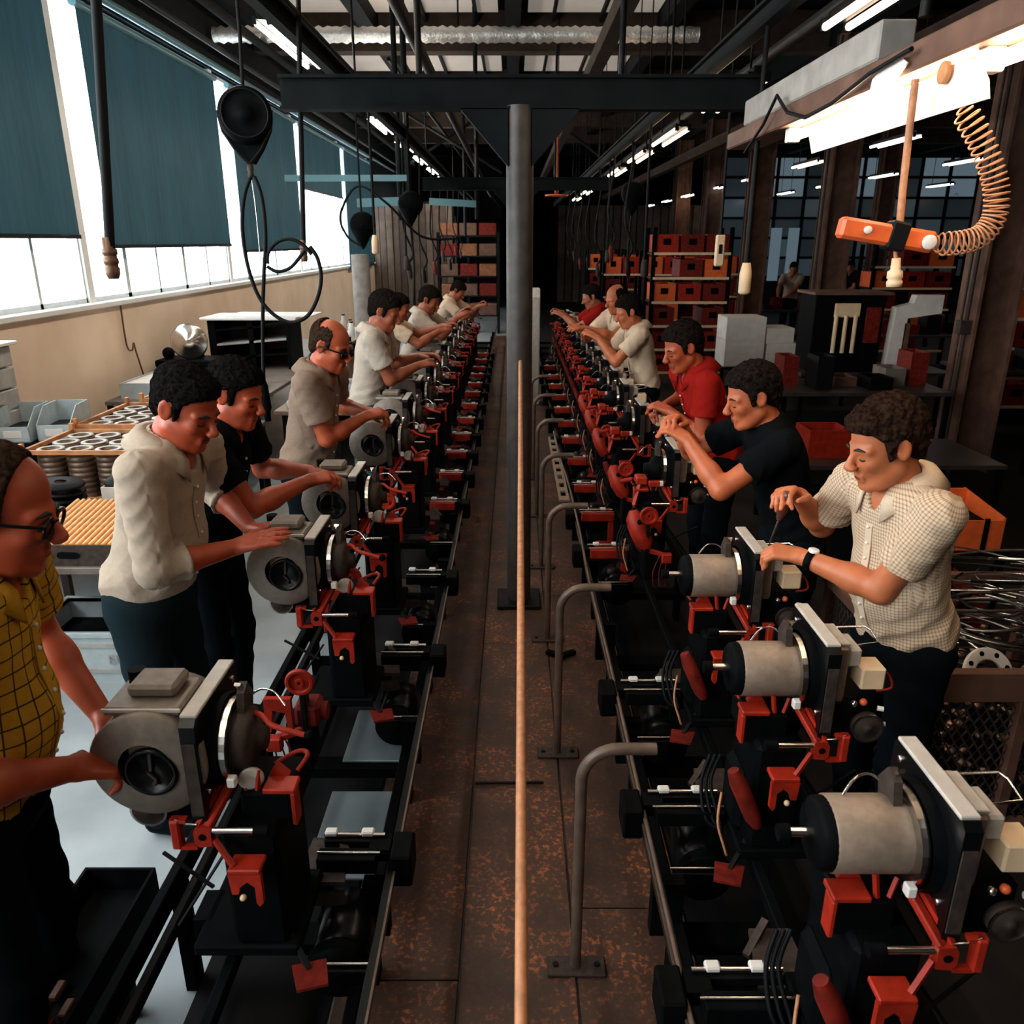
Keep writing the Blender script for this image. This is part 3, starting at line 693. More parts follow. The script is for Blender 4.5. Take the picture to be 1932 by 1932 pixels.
    P_(t, s, 'rod_seal', M_BLACK, MB().cyl((.675, -.14, .822), (.708, -.14, .822), .015, n=12))
    P_(t, s, 'upper_bracket', M_RED, MB().box((.628, -.075, .868), (.705, -.02, .882), .003).box((.628, -.075, .78), (.640, -.035, .87), .003).prism([(0, 0), (.05, 0), (.03, .03)], (.655, -.02, .88), (1, 0, 0), (0, 0, 1), (0, 1, 0), .02))
    P_(t, s, 'upper_block', M_BLACK, MB().box((.642, -.07, .78), (.76, .08, .868), .006))
    lb = MB().box((.690, -.185, .735), (.765, -.13, .748), .003)
    lb.prism([(.690, .735), (.690, .655), (.700, .645), (.706, .655), (.706, .700), (.722, .715), (.740, .700), (.745, .68), (.76, .68), (.765, .735)], (0, -.185, 0), (1, 0, 0), (0, 0, 1), (0, 1, 0), .014)
    P_(t, s, 'lower_bracket', M_RED, lb)
    P_(t, s, 'bracket_web', M_RED, MB().bar((.755, -.17, .748), (.80, -.145, .80), .010, .012))
    P_(t, s, 'bolt', M_CREAM, MB().ball((.735, -.186, .672), .008))
    if not drum: P_(t, s, 'actuator_tube', M_RED2, MB().tube([(.600, -.13, .735), (.615, -.135, .70), (.66, -.15, .60), (.675, -.155, .57)], [.016, .024, .024, .014], 14))
    P_(t, s, 'red_lever', M_RED, MB().tube(spline([Vector(q) for q in ((.64, .0, .88), (.62, .03, .905), (.65, .05, .90), (.70, .02, .885))], 4), .006, 6))
    P_(t, s, 'red_lever', M_RED, MB().bar((.72, -.06, .87), (.715, -.05, .92), .008, .01).bar((.745, -.06, .87), (.76, -.05, .91), .008, .008))
    # --- dark machine body below
    P_(t, s, 'machine_body', M_BLACK, MB().box((.665, -.12, .46), (.80, .11, .80), .012))
    if not drum: P_(t, s, 'body_step', M_BLACK, MB().box((.64, -.06, .465), (.70, .09, .66), .02))
    P_(t, s, 'drive_motor', M_BLACKG, MB().lathe((.575, .18, .29), (0, -1, 0), [(0, 0), (0, .06), (.015, .076), (.17, .076), (.185, .055), (.19, 0)], 24))
    P_(t, s, 'drive_pulley', M_BLACK, MB().lathe((.575, -.015, .29), (0, -1, 0), [(0, .05), (0, .080), (.008, .084), (.02, .074), (.032, .084), (.04, .080), (.04, .02), (.05, 0)], 28))
    P_(t, s, 'mount_plate', M_IRON, MB().prism([(.575, .10), (.71, .10), (.70, .27), (.60, .27)], (0, 0, .43), (1, 0, 0), (0, 1, 0), (0, 0, 1), .014).prism([(.575, .36), (.71, .36), (.70, .405), (.585, .405)], (0, .10, 0), (1, 0, 0), (0, 0, 1), (0, 1, 0), .012))
    P_(t, s, 'link_bar', M_IRON, MB().bar((.575, .20, .43), (.64, .27, .47), .018, .016).cyl((.65, .16, .42), (.65, .16, .428), .028, n=14))
    P_(t, s, 'pedal', M_RED2, MB().prism([(.555, -.20), (.625, -.22), (.655, -.15), (.575, -.13)], (0, 0, .42), (1, 0, 0), (0, 1, 0), (0, 0, 1), .008))
    P_(t, s, 'pedal_arm', M_DARK, MB().bar((.61, -.16, .425), (.68, -.08, .47), .012, .012))
    P_(t, s, 'guide_rod', M_STEEL, MB().cyl((.46, -.085, .36), (.62, -.085, .36), .004, n=8)); P_(t, s, 'guide_rod', M_DARK, MB().cyl((.46, -.10, .352), (.62, -.10, .352), .004, n=8))
    h = MB()
    for k in range(3): h.tube(spline([Vector(q) for q in ((.60 + k * .016, .10, .62), (.57 + k * .014, .06, .55), (.575 + k * .02, .0, .47), (.62, -.02, .44))], 6), .006, 6)
    if not drum: P_(t, s, 'hose_bundle', M_RUBBER, h)
    if not drum: P_(t, s, 'copper_pipe', M_TAN, MB().tube(spline([Vector(q) for q in ((.60, -.05, .60), (.585, -.09, .53), (.60, -.12, .47), (.61, -.12, .44))], 5), .004, 6))
    P_(t, s, 'side_arm', M_DARK, MB().bar((.84, -.10, .62), (.985, -.03, .66), .008, .006).bar((.86, .05, .6), (.93, -.12, .52), .006, .006))
    P_(t, s, 'base_foot', M_BLACK, MB().box((.64, -.13, .43), (.90, .13, .465), .006).box((.88, -.05, .402), (.93, .05, .465)))
    if drum:
        dm = P_(t, s, 'drum_body', M_DRUM, MB().lathe((.935, .085, .985), (0, -1, 0), [(0, 0), (0, .118), (.01, .128), (.19, .130), (.205, .132), (.212, .127), (.216, .075), (.220, .062)], 44))
        P_(dm, s, 'drum_hub', M_BLACKG, MB().lathe((.925, -.125, .975), (0, -1, 0), [(0, .060), (.012, .060), (.014, .052), (.006, .048), (.004, 0)], 32))
        P_(dm, s, 'hub_spoke', M_IRON, MB().bar((.925, -.134, .98), (.922, -.134, 1.025), .007, .005).bar((.915, -.134, .955), (.932, -.134, .975), .006, .005).ball((.918, -.136, .948), .006))
        tb = P_(t, s, 'drum_cover', M_DRUM, MB().box((.855, -.10, 1.095), (1.03, .04, 1.118), .006).box((.88, -.06, 1.118), (.99, .03, 1.150), .008))
        P_(tb, s, 'cover_edge', M_LGREY, MB().box((.855, -.104, 1.110), (1.03, -.098, 1.117)))
        P_(t, s, 'cover_cap', M_BLACK, MB().cyl((1.0, .02, 1.118), (1.0, .02, 1.15), .02, n=14))
    remember(t); return t

# right line: machines every 0.65 m
protoR = make_machine(1, False); protoR2 = make_machine(1, False, True); protoL = make_machine(-1, True)
carR = {True: make_carrier(1, True), False: make_carrier(1, False)}; carL = {True: make_carrier(-1, True), False: make_carrier(-1, False)}
used = set()
def put(proto, loc, rz=0):
    if proto not in used: used.add(proto); o = proto
    else: o = copy_tree(proto)
    o.location = loc; o.rotation_euler = (0, 0, rz); return o
RY = [1.305, 1.955, 2.605, 4.02, 5.15, 5.95, 6.6, 7.25, 7.9, 8.6, 9.3, 10.0, 10.8, 11.6, 12.4]
for i, y in enumerate(RY):
    tag(put(protoR if i < 3 else protoR2, (0, y, 0)), '%s assembly machine from the camera on the right line, %s and red castings' % (ORD[i], 'grey motor cylinder' if i < 3 else 'black plate'), 'machine', 'machines on the right line')
LY = [1.63, 2.74, 3.52, 4.62, 5.35, 6.1, 6.85, 7.6, 8.35, 9.1, 9.9, 10.7, 11.5, 12.3]
for i, y in enumerate(LY):
    tag(put(protoL, (.115, y, 0)), '%s assembly machine from the camera on the left line, with grey drum and red castings' % ORD[i], 'machine', 'machines on the left line')
RC = [1.39, 2.03, 2.69, 4.16, 4.78, 5.38, 6.1, 6.8, 7.45, 8.1, 8.8, 9.5, 10.2, 11.0]
for i, y in enumerate(RC):
    red = i >= 3
    tag(put(carR[red], (0, y, 0)), '%s %s crossbar carrier from the camera on the right conveyor' % (ORD[i], 'red' if red else 'black'), 'carrier', 'carriers on the right conveyor')
LC = [1.84, 2.98, 3.79, 5.0, 5.68, 6.3, 6.93, 7.6, 8.3, 9.0, 9.6, 10.3, 10.9, 11.6, 12.3]
for i, y in enumerate(LC):
    red = i >= 3
    tag(put(carL[red], (.05, y, 0)), '%s %s crossbar carrier from the camera on the left conveyor' % (ORD[i], 'red' if red else 'black'), 'carrier', 'carriers on the left conveyor')
# extra red gear motors standing between the machines of both lines
def make_gear(s):
    t = empty('red_gear_motor')
    if s > 0:
        P_(t, s, 'motor_shell', M_RED, MB().tube([(.60, -.02, .80), (.605, -.03, .77), (.63, -.05, .70), (.66, -.07, .64), (.675, -.08, .61)], [.02, .042, .050, .042, .015], 16))
        P_(t, s, 'shaft_hole', M_BLACK, MB().ball((.625, -.075, .755), .014))
    else:
        P_(t, s, 'motor_shell', M_RED2, MB().box((.62, -.09, .62), (.70, .0, .70), .012).cyl((.60, -.045, .66), (.63, -.045, .66), .03, n=14))
        P_(t, s, 'red_arch', M_RED, MB().prism([(.70, .74), (.70, .62), (.715, .62), (.72, .69), (.76, .70), (.77, .62), (.785, .62), (.785, .74)], (0, -.11, 0), (1, 0, 0), (0, 0, 1), (0, 1, 0), .02))
    P_(t, s, 'mount_arm', M_RED, MB().bar((.66, -.07, .61), (.76, -.09, .585), .024, .024, ch=.005).box((.74, -.12, .55), (.79, -.085, .60), .005))
    P_(t, s, 'stand', M_BLACK, MB().box((.66, -.06, .44), (.74, .05, .62), .008))
    P_(t, s, 'hand_wheel', M_RED, MB().lathe((.665, -.10, .80), (0, -1, 0), [(0, .008), (0, .042), (.004, .046), (.010, .046), (.014, .042), (.014, .034), (.007, .030), (.007, .014), (.016, .013), (.016, .006), (.006, .005)], 24, False))
    P_(t, s, 'wheel_post', M_DARK, MB().box((.655, -.098, .60), (.675, -.05, .815), .004))
    w_ = MB()
    for k in range(3): w_.tube(spline([Vector(q) for q in ((.73 + .02 * k, -.1, .585), (.70 + .03 * k, -.11, .50), (.71 + .03 * k, -.10, .42))], 5), .003, 5)
    P_(t, s, 'wire_bundle', M_RED2, w_)
    remember(t); return t
gR = make_gear(1); gL = make_gear(-1)
for i, y in enumerate((3.78, 4.62, 5.62, 6.28, 6.93)):
    tag(put(gR, (0, y, .03)), '%s bulbous red gear motor from the camera between the right machines' % ORD[i], 'motor', 'red gear motors on the right line')
for i, y in enumerate((2.28, 3.1, 4.1, 4.98, 5.72, 6.48)):
    tag(put(gL, (0, y, .0)), '%s red gear motor with handwheel from the camera between the left machines' % ORD[i], 'motor', 'red gear motors on the left line')
# pipe hoops standing on the walkway along the right line
def make_hoop():
    t = empty('pipe_hoop')
    pts = [Vector((0, 0, .03)), Vector((0, 0, .40)), Vector((0, 0, .70))] + arc((.10, 0, .70), (-1, 0, 0), (0, 0, 1), .10, 8, 90, 9) + [Vector((.20, 0, .80))]
    MB().tube(pts, .0165, 14).build('bent_pipe', M_PIPE, t)
    MB().box((-.085, -.035, .022), (.09, .035, .034), .003).build('base_plate', M_IRON, t)
    for x in (-.06, .065): MB().lathe((x, 0, .034), (0, 0, 1), [(0, .009), (.006, .009), (.006, 0)], 6, False).build('bolt', M_DARK, t)
    remember(t); return t
hp = make_hoop()
for i, y in enumerate((1.83, 2.89, 3.92, 4.95, 6.0, 7.05, 8.1)):
    tag(put(hp, (.188, y, 0)), '%s bent pipe hoop from the camera on the right edge of the walkway' % ORD[i], 'pipe', 'pipe hoops on the walkway')
# hose lying along the right rail, short rod on the boards, small angle iron
pts = [Vector(q) for q in ((.335, 6.4, .62), (.345, 5.6, .60), (.355, 4.9, .63), (.37, 4.2, .58), (.375, 3.6, .52), (.395, 3.0, .47), (.40, 2.4, .45), (.40, 1.6, .445), (.40, .6, .445))]
tag(MB().tube(spline(pts, 8), .007, 7).build('air_hose', M_PIPE), 'thin pale hose running along the top of the right rail', 'hose')
p = at(960, 1478, Z=.03)
tag(MB().cyl((p.x - .135, p.y, .032), (p.x + .14, p.y + .004, .032), .006, n=8).build('steel_rod', M_DARK), 'short dark steel rod lying across the walkway boards', 'rod')
p = at(1058, 1240, Z=.03)
tag(MB().bar((p.x - .07, p.y + .05, .036), (p.x, p.y, .036), .03, .02).bar((p.x, p.y, .036), (p.x + .075, p.y + .05, .036), .03, .02).build('angle_iron', M_BLACK), 'small dark V-shaped angle iron lying at the foot of the second hoop', 'bracket')
# perforated pale strip leaning on the right line further off
t = empty('perforated_strip', (.34, 5.0, .47), 'pale grey perforated metal strip lying along the right line', 'strip')
sm = MB()
for k in range(9):
    y = k * .2; sm.box((-.035, y, 0), (.035, y + .09, .012)); sm.box((-.035, y + .09, 0), (-.018, y + .2, .012)); sm.box((.018, y + .09, 0), (.035, y + .2, .012))
sm.build('strip_sheet', M_GREY, t)
# ================================================================ people (implicit surfaces meshed with surface nets)
class Field:
    def __init__(s): s.p = []
    def add(s, fn, lo, hi, k=.02, op='u'): s.p.append((fn, np.array(lo), np.array(hi), k, op)); return s
    def cap(s, a, b, ra, rb=None, k=.02, op='u', cut=None, flat=None):
        """tapered capsule; cut=(point, normal): remove what lies beyond; flat=(axis, factor) squashes"""
        a = np.array(a, float); b = np.array(b, float); rb = ra if rb is None else rb; ba = b - a; L2 = max(ba @ ba, 1e-9)
        def fn(x, y, z):
            px, py, pz = x - a[0], y - a[1], z - a[2]
            h = np.clip((px * ba[0] + py * ba[1] + pz * ba[2]) / L2, 0, 1)
            dx, dy, dz = px - h * ba[0], py - h * ba[1], pz - h * ba[2]
            if flat is not None:
                ax, f = flat; q = dx * ax[0] + dy * ax[1] + dz * ax[2]
                d = np.sqrt(dx * dx + dy * dy + dz * dz + (f * f - 1) * q * q) - (ra + (rb - ra) * h)
            else: d = np.sqrt(dx * dx + dy * dy + dz * dz) - (ra + (rb - ra) * h)
            if cut is not None:
                c, n = cut; d = np.maximum(d, (x - c[0]) * n[0] + (y - c[1]) * n[1] + (z - c[2]) * n[2])
            return d
        r = max(ra, rb); return s.add(fn, np.minimum(a, b) - r, np.maximum(a, b) + r, k, op)
    def ell(s, c, rad, F=None, k=.02, op='u'):
        c = np.array(c, float); rad = np.array(rad, float); F = np.eye(3) if F is None else np.array(F, float)
        def fn(x, y, z):
            X, Y, Z = x - c[0], y - c[1], z - c[2]
            q = [(X * F[i][0] + Y * F[i][1] + Z * F[i][2]) for i in range(3)]
            k0 = np.sqrt(sum((q[i] / rad[i]) ** 2 for i in range(3))); k1 = np.sqrt(sum((q[i] / rad[i] ** 2) ** 2 for i in range(3)))
            return k0 * (k0 - 1) / np.maximum(k1, 1e-6)
        r = rad.max(); return s.add(fn, c - r, c + r, k, op)
    def grid(s, vox, zmin=None, post=None):
        lo = np.min([p[1] for p in s.p if p[4] == 'u'], 0) - 3 * vox; hi = np.max([p[2] for p in s.p if p[4] == 'u'], 0) + 3 * vox
        if zmin is not None: lo[2] = max(lo[2], zmin - 3 * vox)
        n = np.ceil((hi - lo) / vox).astype(int) + 1
        ax = [(lo[i] + vox * np.arange(n[i])).astype(np.float32) for i in range(3)]
        D = np.full(n, 1.0, np.float32)
        for fn, a, b, k, op in s.p:
            m = k + 2.5 * vox
            i0 = np.clip(np.floor((a - m - lo) / vox).astype(int), 0, n); i1 = np.clip(np.ceil((b + m - lo) / vox).astype(int) + 1, 0, n)
            if np.any(i1 <= i0): continue
            sl = tuple(slice(i0[i], i1[i]) for i in range(3))
            x = ax[0][sl[0]][:, None, None]; y = ax[1][sl[1]][None, :, None]; z = ax[2][sl[2]][None, None, :]
            d = fn(x, y, z).astype(np.float32); E = D[sl]
            if op == 'u':
                h = np.clip(.5 + .5 * (E - d) / k, 0, 1); D[sl] = E * (1 - h) + d * h - k * h * (1 - h)
            else:
                d = -d; h = np.clip(.5 - .5 * (E - d) / k, 0, 1); D[sl] = E * (1 - h) + d * h + k * h * (1 - h)
        if post is not None:
            D = post(D, ax[0][:, None, None], ax[1][None, :, None], ax[2][None, None, :])
        return D, lo, vox

def surface_nets(D, lo, vox):
    n = np.array(D.shape); ins = D < 0
    c = [(i, j, k) for i in (0, 1) for j in (0, 1) for k in (0, 1)]
    def sub(A, o): return A[o[0]:n[0] - 1 + o[0], o[1]:n[1] - 1 + o[1], o[2]:n[2] - 1 + o[2]]
    cnt = np.zeros(n - 1, np.int8)
    for o in c: cnt += sub(ins, o)
    act = (cnt > 0) & (cnt < 8); idx = np.argwhere(act); m = len(idx)
    ids = np.full(n - 1, -1, np.int32); ids[act] = np.arange(m)
    val = {o: D[idx[:, 0] + o[0], idx[:, 1] + o[1], idx[:, 2] + o[2]] for o in c}
    acc = np.zeros((m, 3), np.float32); num = np.zeros(m, np.float32); G = np.zeros((m, 3), np.float32)
    for o in c:
        for ax in range(3):
            if o[ax]: continue
            o2 = list(o); o2[ax] = 1; o2 = tuple(o2); a = val[o]; b = val[o2]; G[:, ax] += b - a
            cr = (a < 0) != (b < 0); t = np.where(cr, a / np.where(cr, a - b, 1), 0)
            p = np.tile(np.array(o, np.float32), (m, 1)); p[:, ax] = t
            acc[cr] += p[cr]; num[cr] += 1
    V = (idx + acc / num[:, None]) * vox + lo
    G /= np.maximum(np.linalg.norm(G, axis=1), 1e-9)[:, None]
    F = []
    for ax in range(3):
        u, v = [(1, 2), (2, 0), (0, 1)][ax]
        s0 = [slice(1, n[i] - 1) for i in range(3)]; s0[ax] = slice(0, n[ax] - 1); s1 = list(s0); s1[ax] = slice(1, n[ax])
        A = ins[tuple(s0)]; B = ins[tuple(s1)]; off = np.array([1, 1, 1]); off[ax] = 0
        for flip, mask in ((False, A & ~B), (True, ~A & B)):
            q = np.argwhere(mask) + off
            if not len(q): continue
            def g(du, dv):
                r = q.copy(); r[:, u] += du; r[:, v] += dv; return ids[r[:, 0], r[:, 1], r[:, 2]]
            quad = np.stack([g(-1, -1), g(0, -1), g(0, 0), g(-1, 0)], 1)
            F.append(quad[:, ::-1] if flip else quad)
    F = np.concatenate(F); F = F[(F >= 0).all(1)]
    return V, G, F

def np_mesh(name, V, F, attr=None):
    me = bpy.data.meshes.new(name); nv, nf = len(V), len(F)
    me.vertices.add(nv); me.vertices.foreach_set('co', V.astype(np.float32).ravel())
    me.loops.add(nf * 4); me.loops.foreach_set('vertex_index', F.astype(np.int32).ravel())
    me.polygons.add(nf); me.polygons.foreach_set('loop_start', np.arange(0, nf * 4, 4, dtype=np.int32)); me.polygons.foreach_set('loop_total', np.full(nf, 4, np.int32))
    me.polygons.foreach_set('use_smooth', np.ones(nf, bool))
    me.update(calc_edges=True)
    if attr is not None:
        at_ = me.attributes.new('suv', 'FLOAT_VECTOR', 'POINT'); at_.data.foreach_set('vector', attr.astype(np.float32).ravel())
    return me
def np_obj(name, me, m, parent=None):
    me.materials.append(m); o = bpy.data.objects.new(name, me); col.objects.link(o)
    if parent is not None: o.parent = parent
    return o

def nrm(v): v = np.array(v, float); return v / np.linalg.norm(v)
def rot(v, ax, a):
    ax = nrm(ax); v = np.array(v, float); return v * math.cos(a) + np.cross(ax, v) * math.sin(a) + ax * (ax @ v) * (1 - math.cos(a))

SKIN = {}
def skin_mat(k, c):
    return mat('skin_%s' % k, c, .48, 0, 0, 14, .03, c2=tuple(x * .72 for x in c))
def cloth_mat(name, c, rough=.85, lines=None, lc=None, pu=.05, pv=.05, wd=.08):
    if name in MATS: return MATS[name]
    m = mat(name, c, rough, 0, .05, 70, .15, spec=.03)
    if lines:
        nt = m.node_tree; b = nt.nodes['Principled BSDF']; src = b.inputs['Base Color'].links[0].from_socket
        a = nt.nodes.new('ShaderNodeAttribute'); a.attribute_name = 'suv'; sp = nt.nodes.new('ShaderNodeSeparateXYZ'); nt.links.new(a.outputs['Vector'], sp.inputs[0])
        outs = []
        for k, p in ((0, pu), (1, pv)):
            d = nt.nodes.new('ShaderNodeMath'); d.operation = 'MULTIPLY_ADD'; d.inputs[1].default_value = 1 / p; d.inputs[2].default_value = 40.7; nt.links.new(sp.outputs[k], d.inputs[0])
            f = nt.nodes.new('ShaderNodeMath'); f.operation = 'FRACT'; nt.links.new(d.outputs[0], f.inputs[0])
            l = nt.nodes.new('ShaderNodeMath'); l.operation = 'LESS_THAN'; l.inputs[1].default_value = wd; nt.links.new(f.outputs[0], l.inputs[0]); outs.append(l)
        if lines == 'grid':
            mx = nt.nodes.new('ShaderNodeMath'); mx.operation = 'MAXIMUM'; nt.links.new(outs[0].outputs[0], mx.inputs[0]); nt.links.new(outs[1].outputs[0], mx.inputs[1])
        else:
            ad = nt.nodes.new('ShaderNodeMath'); ad.operation = 'ADD'; nt.links.new(outs[0].outputs[0], ad.inputs[0]); nt.links.new(outs[1].outputs[0], ad.inputs[1])
            mx = nt.nodes.new('ShaderNodeMath'); mx.operation = 'MULTIPLY'; mx.inputs[1].default_value = .5; nt.links.new(ad.outputs[0], mx.inputs[0])
        mi = nt.nodes.new('ShaderNodeMix'); mi.data_type = 'RGBA'; nt.links.new(mx.outputs[0], mi.inputs['Factor']); nt.links.new(src, mi.inputs['A']); mi.inputs['B'].default_value = (*lc, 1)
        nt.links.new(mi.outputs['Result'], b.inputs['Base Color'])
    return m

def person(label, pelvis, face, lean, hands, head=(0, 35), skin=(.56, .15, .055), shirt=None, sleeve='short', trousers=None, hair='full', hairc=(.012, .009, .008),
           vox=.0055, h=1.75, glasses=None, grip=('relaxed', 'relaxed'), belly=0., watch=False, hem=.90, group=None, name='person', elbow=(0, 0), collar=True, hand_dir=(None, None), palm=(None, None), shoes=True, neck_fwd=.045, side=0.0, wr=.0050, open_neck=True):
    s = h / 1.75; Z = np.array([0, 0, 1.]); F = nrm((face[0], face[1], 0)); L = np.cross(Z, F)
    base = np.array([pelvis[0], pelvis[1], 0.]); la = R(lean)
    U = Z * math.cos(la) + F * math.sin(la); FV = F * math.cos(la) - Z * math.sin(la)
    if side: U = nrm(U + L * side); FV = nrm(FV - U * (FV @ U))
    LL = np.cross(U, FV)
    p0 = np.array([0, 0, .93 * s]); frame = [FV, LL, U]
    nb = p0 + U * .525 * s; ch = p0 + U * .36 * s + FV * .005
    sh = {k: p0 + U * .475 * s + LL * (.178 * s * k) + FV * .03 for k in (1, -1)}
    # head frame
    yaw, pit = R(head[0]), R(head[1])
    hf = rot(F, Z, yaw); hl = np.cross(Z, hf); hx = hf * math.cos(pit) - Z * math.sin(pit); hz = np.cross(hx, hl); HF = [hx, hl, hz]
    nk = nrm(U * .5 + Z * .5 + F * .25); hc = nb + nk * .115 * s + F * neck_fwd * s
    k_ = s
    def H(x, y, z): return hc + (hx * x + hl * y + hz * z) * k_
    B = Field()
    # torso (under the shirt), neck
    B.ell(p0 + Z * .02, (.115 * s, .155 * s, .12 * s), [F, L, Z], .03); B.ell(p0 + U * .18 * s + FV * belly * .5, (.10 * s + belly * .6, .135 * s, .16 * s), frame, .04); B.ell(ch, (.105 * s, .155 * s, .18 * s), frame, .04)
    B.cap(sh[1] * .9 + sh[-1] * .1, sh[-1] * .9 + sh[1] * .1, .05 * s, k=.04)
    B.cap(nb - U * .04, H(-.028, 0, -.055), .060 * s, .054 * s, k=.03)
    # head
    B.ell(H(-.012, 0, .040), (.099 * k_, .077 * k_, .090 * k_), HF, .02); B.ell(H(.028, 0, -.030), (.066 * k_, .060 * k_, .088 * k_), HF, .025)
    B.cap(H(.072, -.011, -.104), H(.072, .011, -.104), .019 * k_, k=.020)
    for e in (1, -1):
        B.cap(H(-.005, e * .050, -.060), H(.045, e * .030, -.095), .020 * k_, k=.025)
        B.cap(H(.084, e * .012, .016), H(.072, e * .046, .014), .0115 * k_, k=.014)
        B.ell(H(.064, e * .040, -.024), (.022 * k_, .020 * k_, .020 * k_), HF, .02)
        B.ell(H(.096, e * .031, -.006), (.014 * k_, .017 * k_, .010 * k_), HF, .010, 's')
        B.cap(H(.0775, e * .024, -.004), H(.074, e * .039, -.005), .0105 * k_, k=.006)
        B.ell(H(.109, e * .013, -.036), (.012 * k_, .0085 * k_, .009 * k_), HF, .007)
        ear = [nrm(hx * .92 + hz * .2 - hl * e * .35), hl * e, hz]; ear[1] = nrm(np.cross(hz, ear[0])) ; ear[2] = np.cross(ear[0], ear[1])
        B.ell(H(-.012, e * .080, .002), (.021 * k_, .0085 * k_, .034 * k_), ear, .008); B.ell(H(-.006, e * .0885, .004), (.010 * k_, .006 * k_, .018 * k_), ear, .006, 's')
    B.cap(H(.088, 0, .012), H(.117, 0, -.030), .0075 * k_, .0125 * k_, k=.012)
    B.cap(H(.0885, -.018, -.0645), H(.0885, .018, -.0645), .0072 * k_, k=.008); B.cap(H(.087, -.015, -.078), H(.087, .015, -.078), .0078 * k_, k=.008)
    B.cap(H(.098, -.020, -.0712), H(.098, .020, -.0712), .0030 * k_, k=.004, op='s')
    B.cap(H(.068, 0, -.055), H(.062, 0, -.088), .022 * k_, k=.015)
    # arms and hands
    el = {}; wrs = {}; fs = 1.0 * s; tips = {}
    for n, k in ((0, 1), (1, -1)):
        S = sh[k]; W = np.array(hands[n], float) - base; ua, fa = .295 * s, .262 * s; d = W - S; dl = np.linalg.norm(d)
        if dl > (ua + fa) * .985: W = S + d / dl * (ua + fa) * .985; d = W - S; dl = np.linalg.norm(d)
        a = (ua * ua - fa * fa + dl * dl) / (2 * dl); hh = math.sqrt(max(ua * ua - a * a, 0)); dn = d / dl
        pole = -Z * .9 + LL * k * (.75 + elbow[n]) - F * .35; pole = nrm(pole - dn * (pole @ dn)); E = S + dn * a + pole * hh
        el[k] = E; wrs[k] = W
        B.cap(S, E, .052 * s, .041 * s, k=.03); B.cap(E, E + (W - E) * .35, .042 * s, .043 * s, k=.02); B.cap(E + (W - E) * .3, W, .043 * s, .027 * s, k=.02)
        fd = nrm(W - E); hd = nrm(np.array(hand_dir[n], float)) if hand_dir[n] is not None else nrm(fd * .75 + F * .3 - Z * .05)
        pn = np.array(palm[n], float) if palm[n] is not None else (-Z * .9 - LL * k * .35); pn = nrm(pn - hd * (pn @ hd)); tw = np.cross(pn, hd) * (1 if k > 0 else -1)  # thumb side
        if tw @ (-LL * k) < 0 and palm[n] is None: tw = -tw
        g = grip[n]; curl = {'relaxed': (18, 28, 22), 'grip': (55, 75, 45), 'pinch': (42, 48, 25), 'flat': (6, 10, 8), 'point': (25, 40, 25)}[g]
        for q in range(4):
            off = (.030, .010, -.011, -.030)[q]; ln = (.94, 1.0, .95, .78)[q]
            K = W + hd * (.086, .090, .086, .078)[q] * fs + tw * off * fs
            B.cap(W + hd * .012 + tw * off * .55 * fs, K, .0155 * fs, .0118 * fs, k=.014)
            dq = nrm(hd + tw * off * 2.2); p_ = K; extra = (0 if q else (-10 if g == 'relaxed' else 0))
            for j, (l_, r0, r1) in enumerate(((.043, .0104, .0095), (.026, .0092, .0085), (.021, .0083, .0068))):
                axx = np.cross(dq, pn); dq = rot(dq, axx, R(curl[j] + extra)); pn_j = pn
                nx = p_ + dq * l_ * ln * fs; B.cap(p_, nx, r0 * fs, r1 * fs, k=.004); p_ = nx
                # rotate the palm normal along with the finger
            if q == 0: tips[k] = (W + hd * .104 * fs + pn * .034 * fs + tw * .014, p_)
        T0 = W + hd * .022 * fs + tw * .024 * fs + pn * .006; td = nrm(hd * .62 + tw * .75 + pn * (.35 if g != 'flat' else .1))
        T1 = T0 + td * .042 * fs; td2 = nrm(td * .6 + hd * .75 + pn * (.35 if g in ('grip', 'pinch') else .1) - tw * (.35 if g in ('grip', 'pinch') else 0)); T2 = T1 + td2 * .033 * fs; T3 = T2 + nrm(td2 * .9 + hd * .2 - tw * (.3 if g in ('grip', 'pinch') else 0)) * .025 * fs
        B.cap(W + hd * .01, T0, .02 * fs, .016 * fs, k=.014); B.cap(T0, T1, .0165 * fs, .0125 * fs, k=.01); B.cap(T1, T2, .0118 * fs, .0108 * fs, k=.005); B.cap(T2, T3, .0106 * fs, .0085 * fs, k=.004)
    D, lo, vx = B.grid(vox, zmin=.80 * s)
    V, G, Fc = surface_nets(D, lo, vx)
    ob = np_obj(name, np_mesh('person_body', V, Fc), skin_mat('%.2f_%.2f' % (skin[0], skin[1]), skin))
    ob.location = base; tag(ob, label, 'person', group)
    # ---- shirt
    S_ = Field(); inf = .013
    S_.ell(p0 + Z * .03, (.128 * s + belly * .3, .168 * s, .14 * s), [F, L, Z], .04); S_.ell(p0 + U * .18 * s + FV * belly * .5, (.115 * s + belly * .6, .152 * s, .17 * s), frame, .05); S_.ell(ch, (.118 * s, .170 * s, .19 * s), frame, .05)
    S_.cap(sh[1] * .95 + sh[-1] * .05, sh[-1] * .95 + sh[1] * .05, .060 * s, k=.05)
    S_.cap(nb - U * .06, nb - U * .005, .082 * s, .070 * s, k=.03)
    sl_frac = {'short': .66, 'roll': 1.0, 'polo': .60}[sleeve]
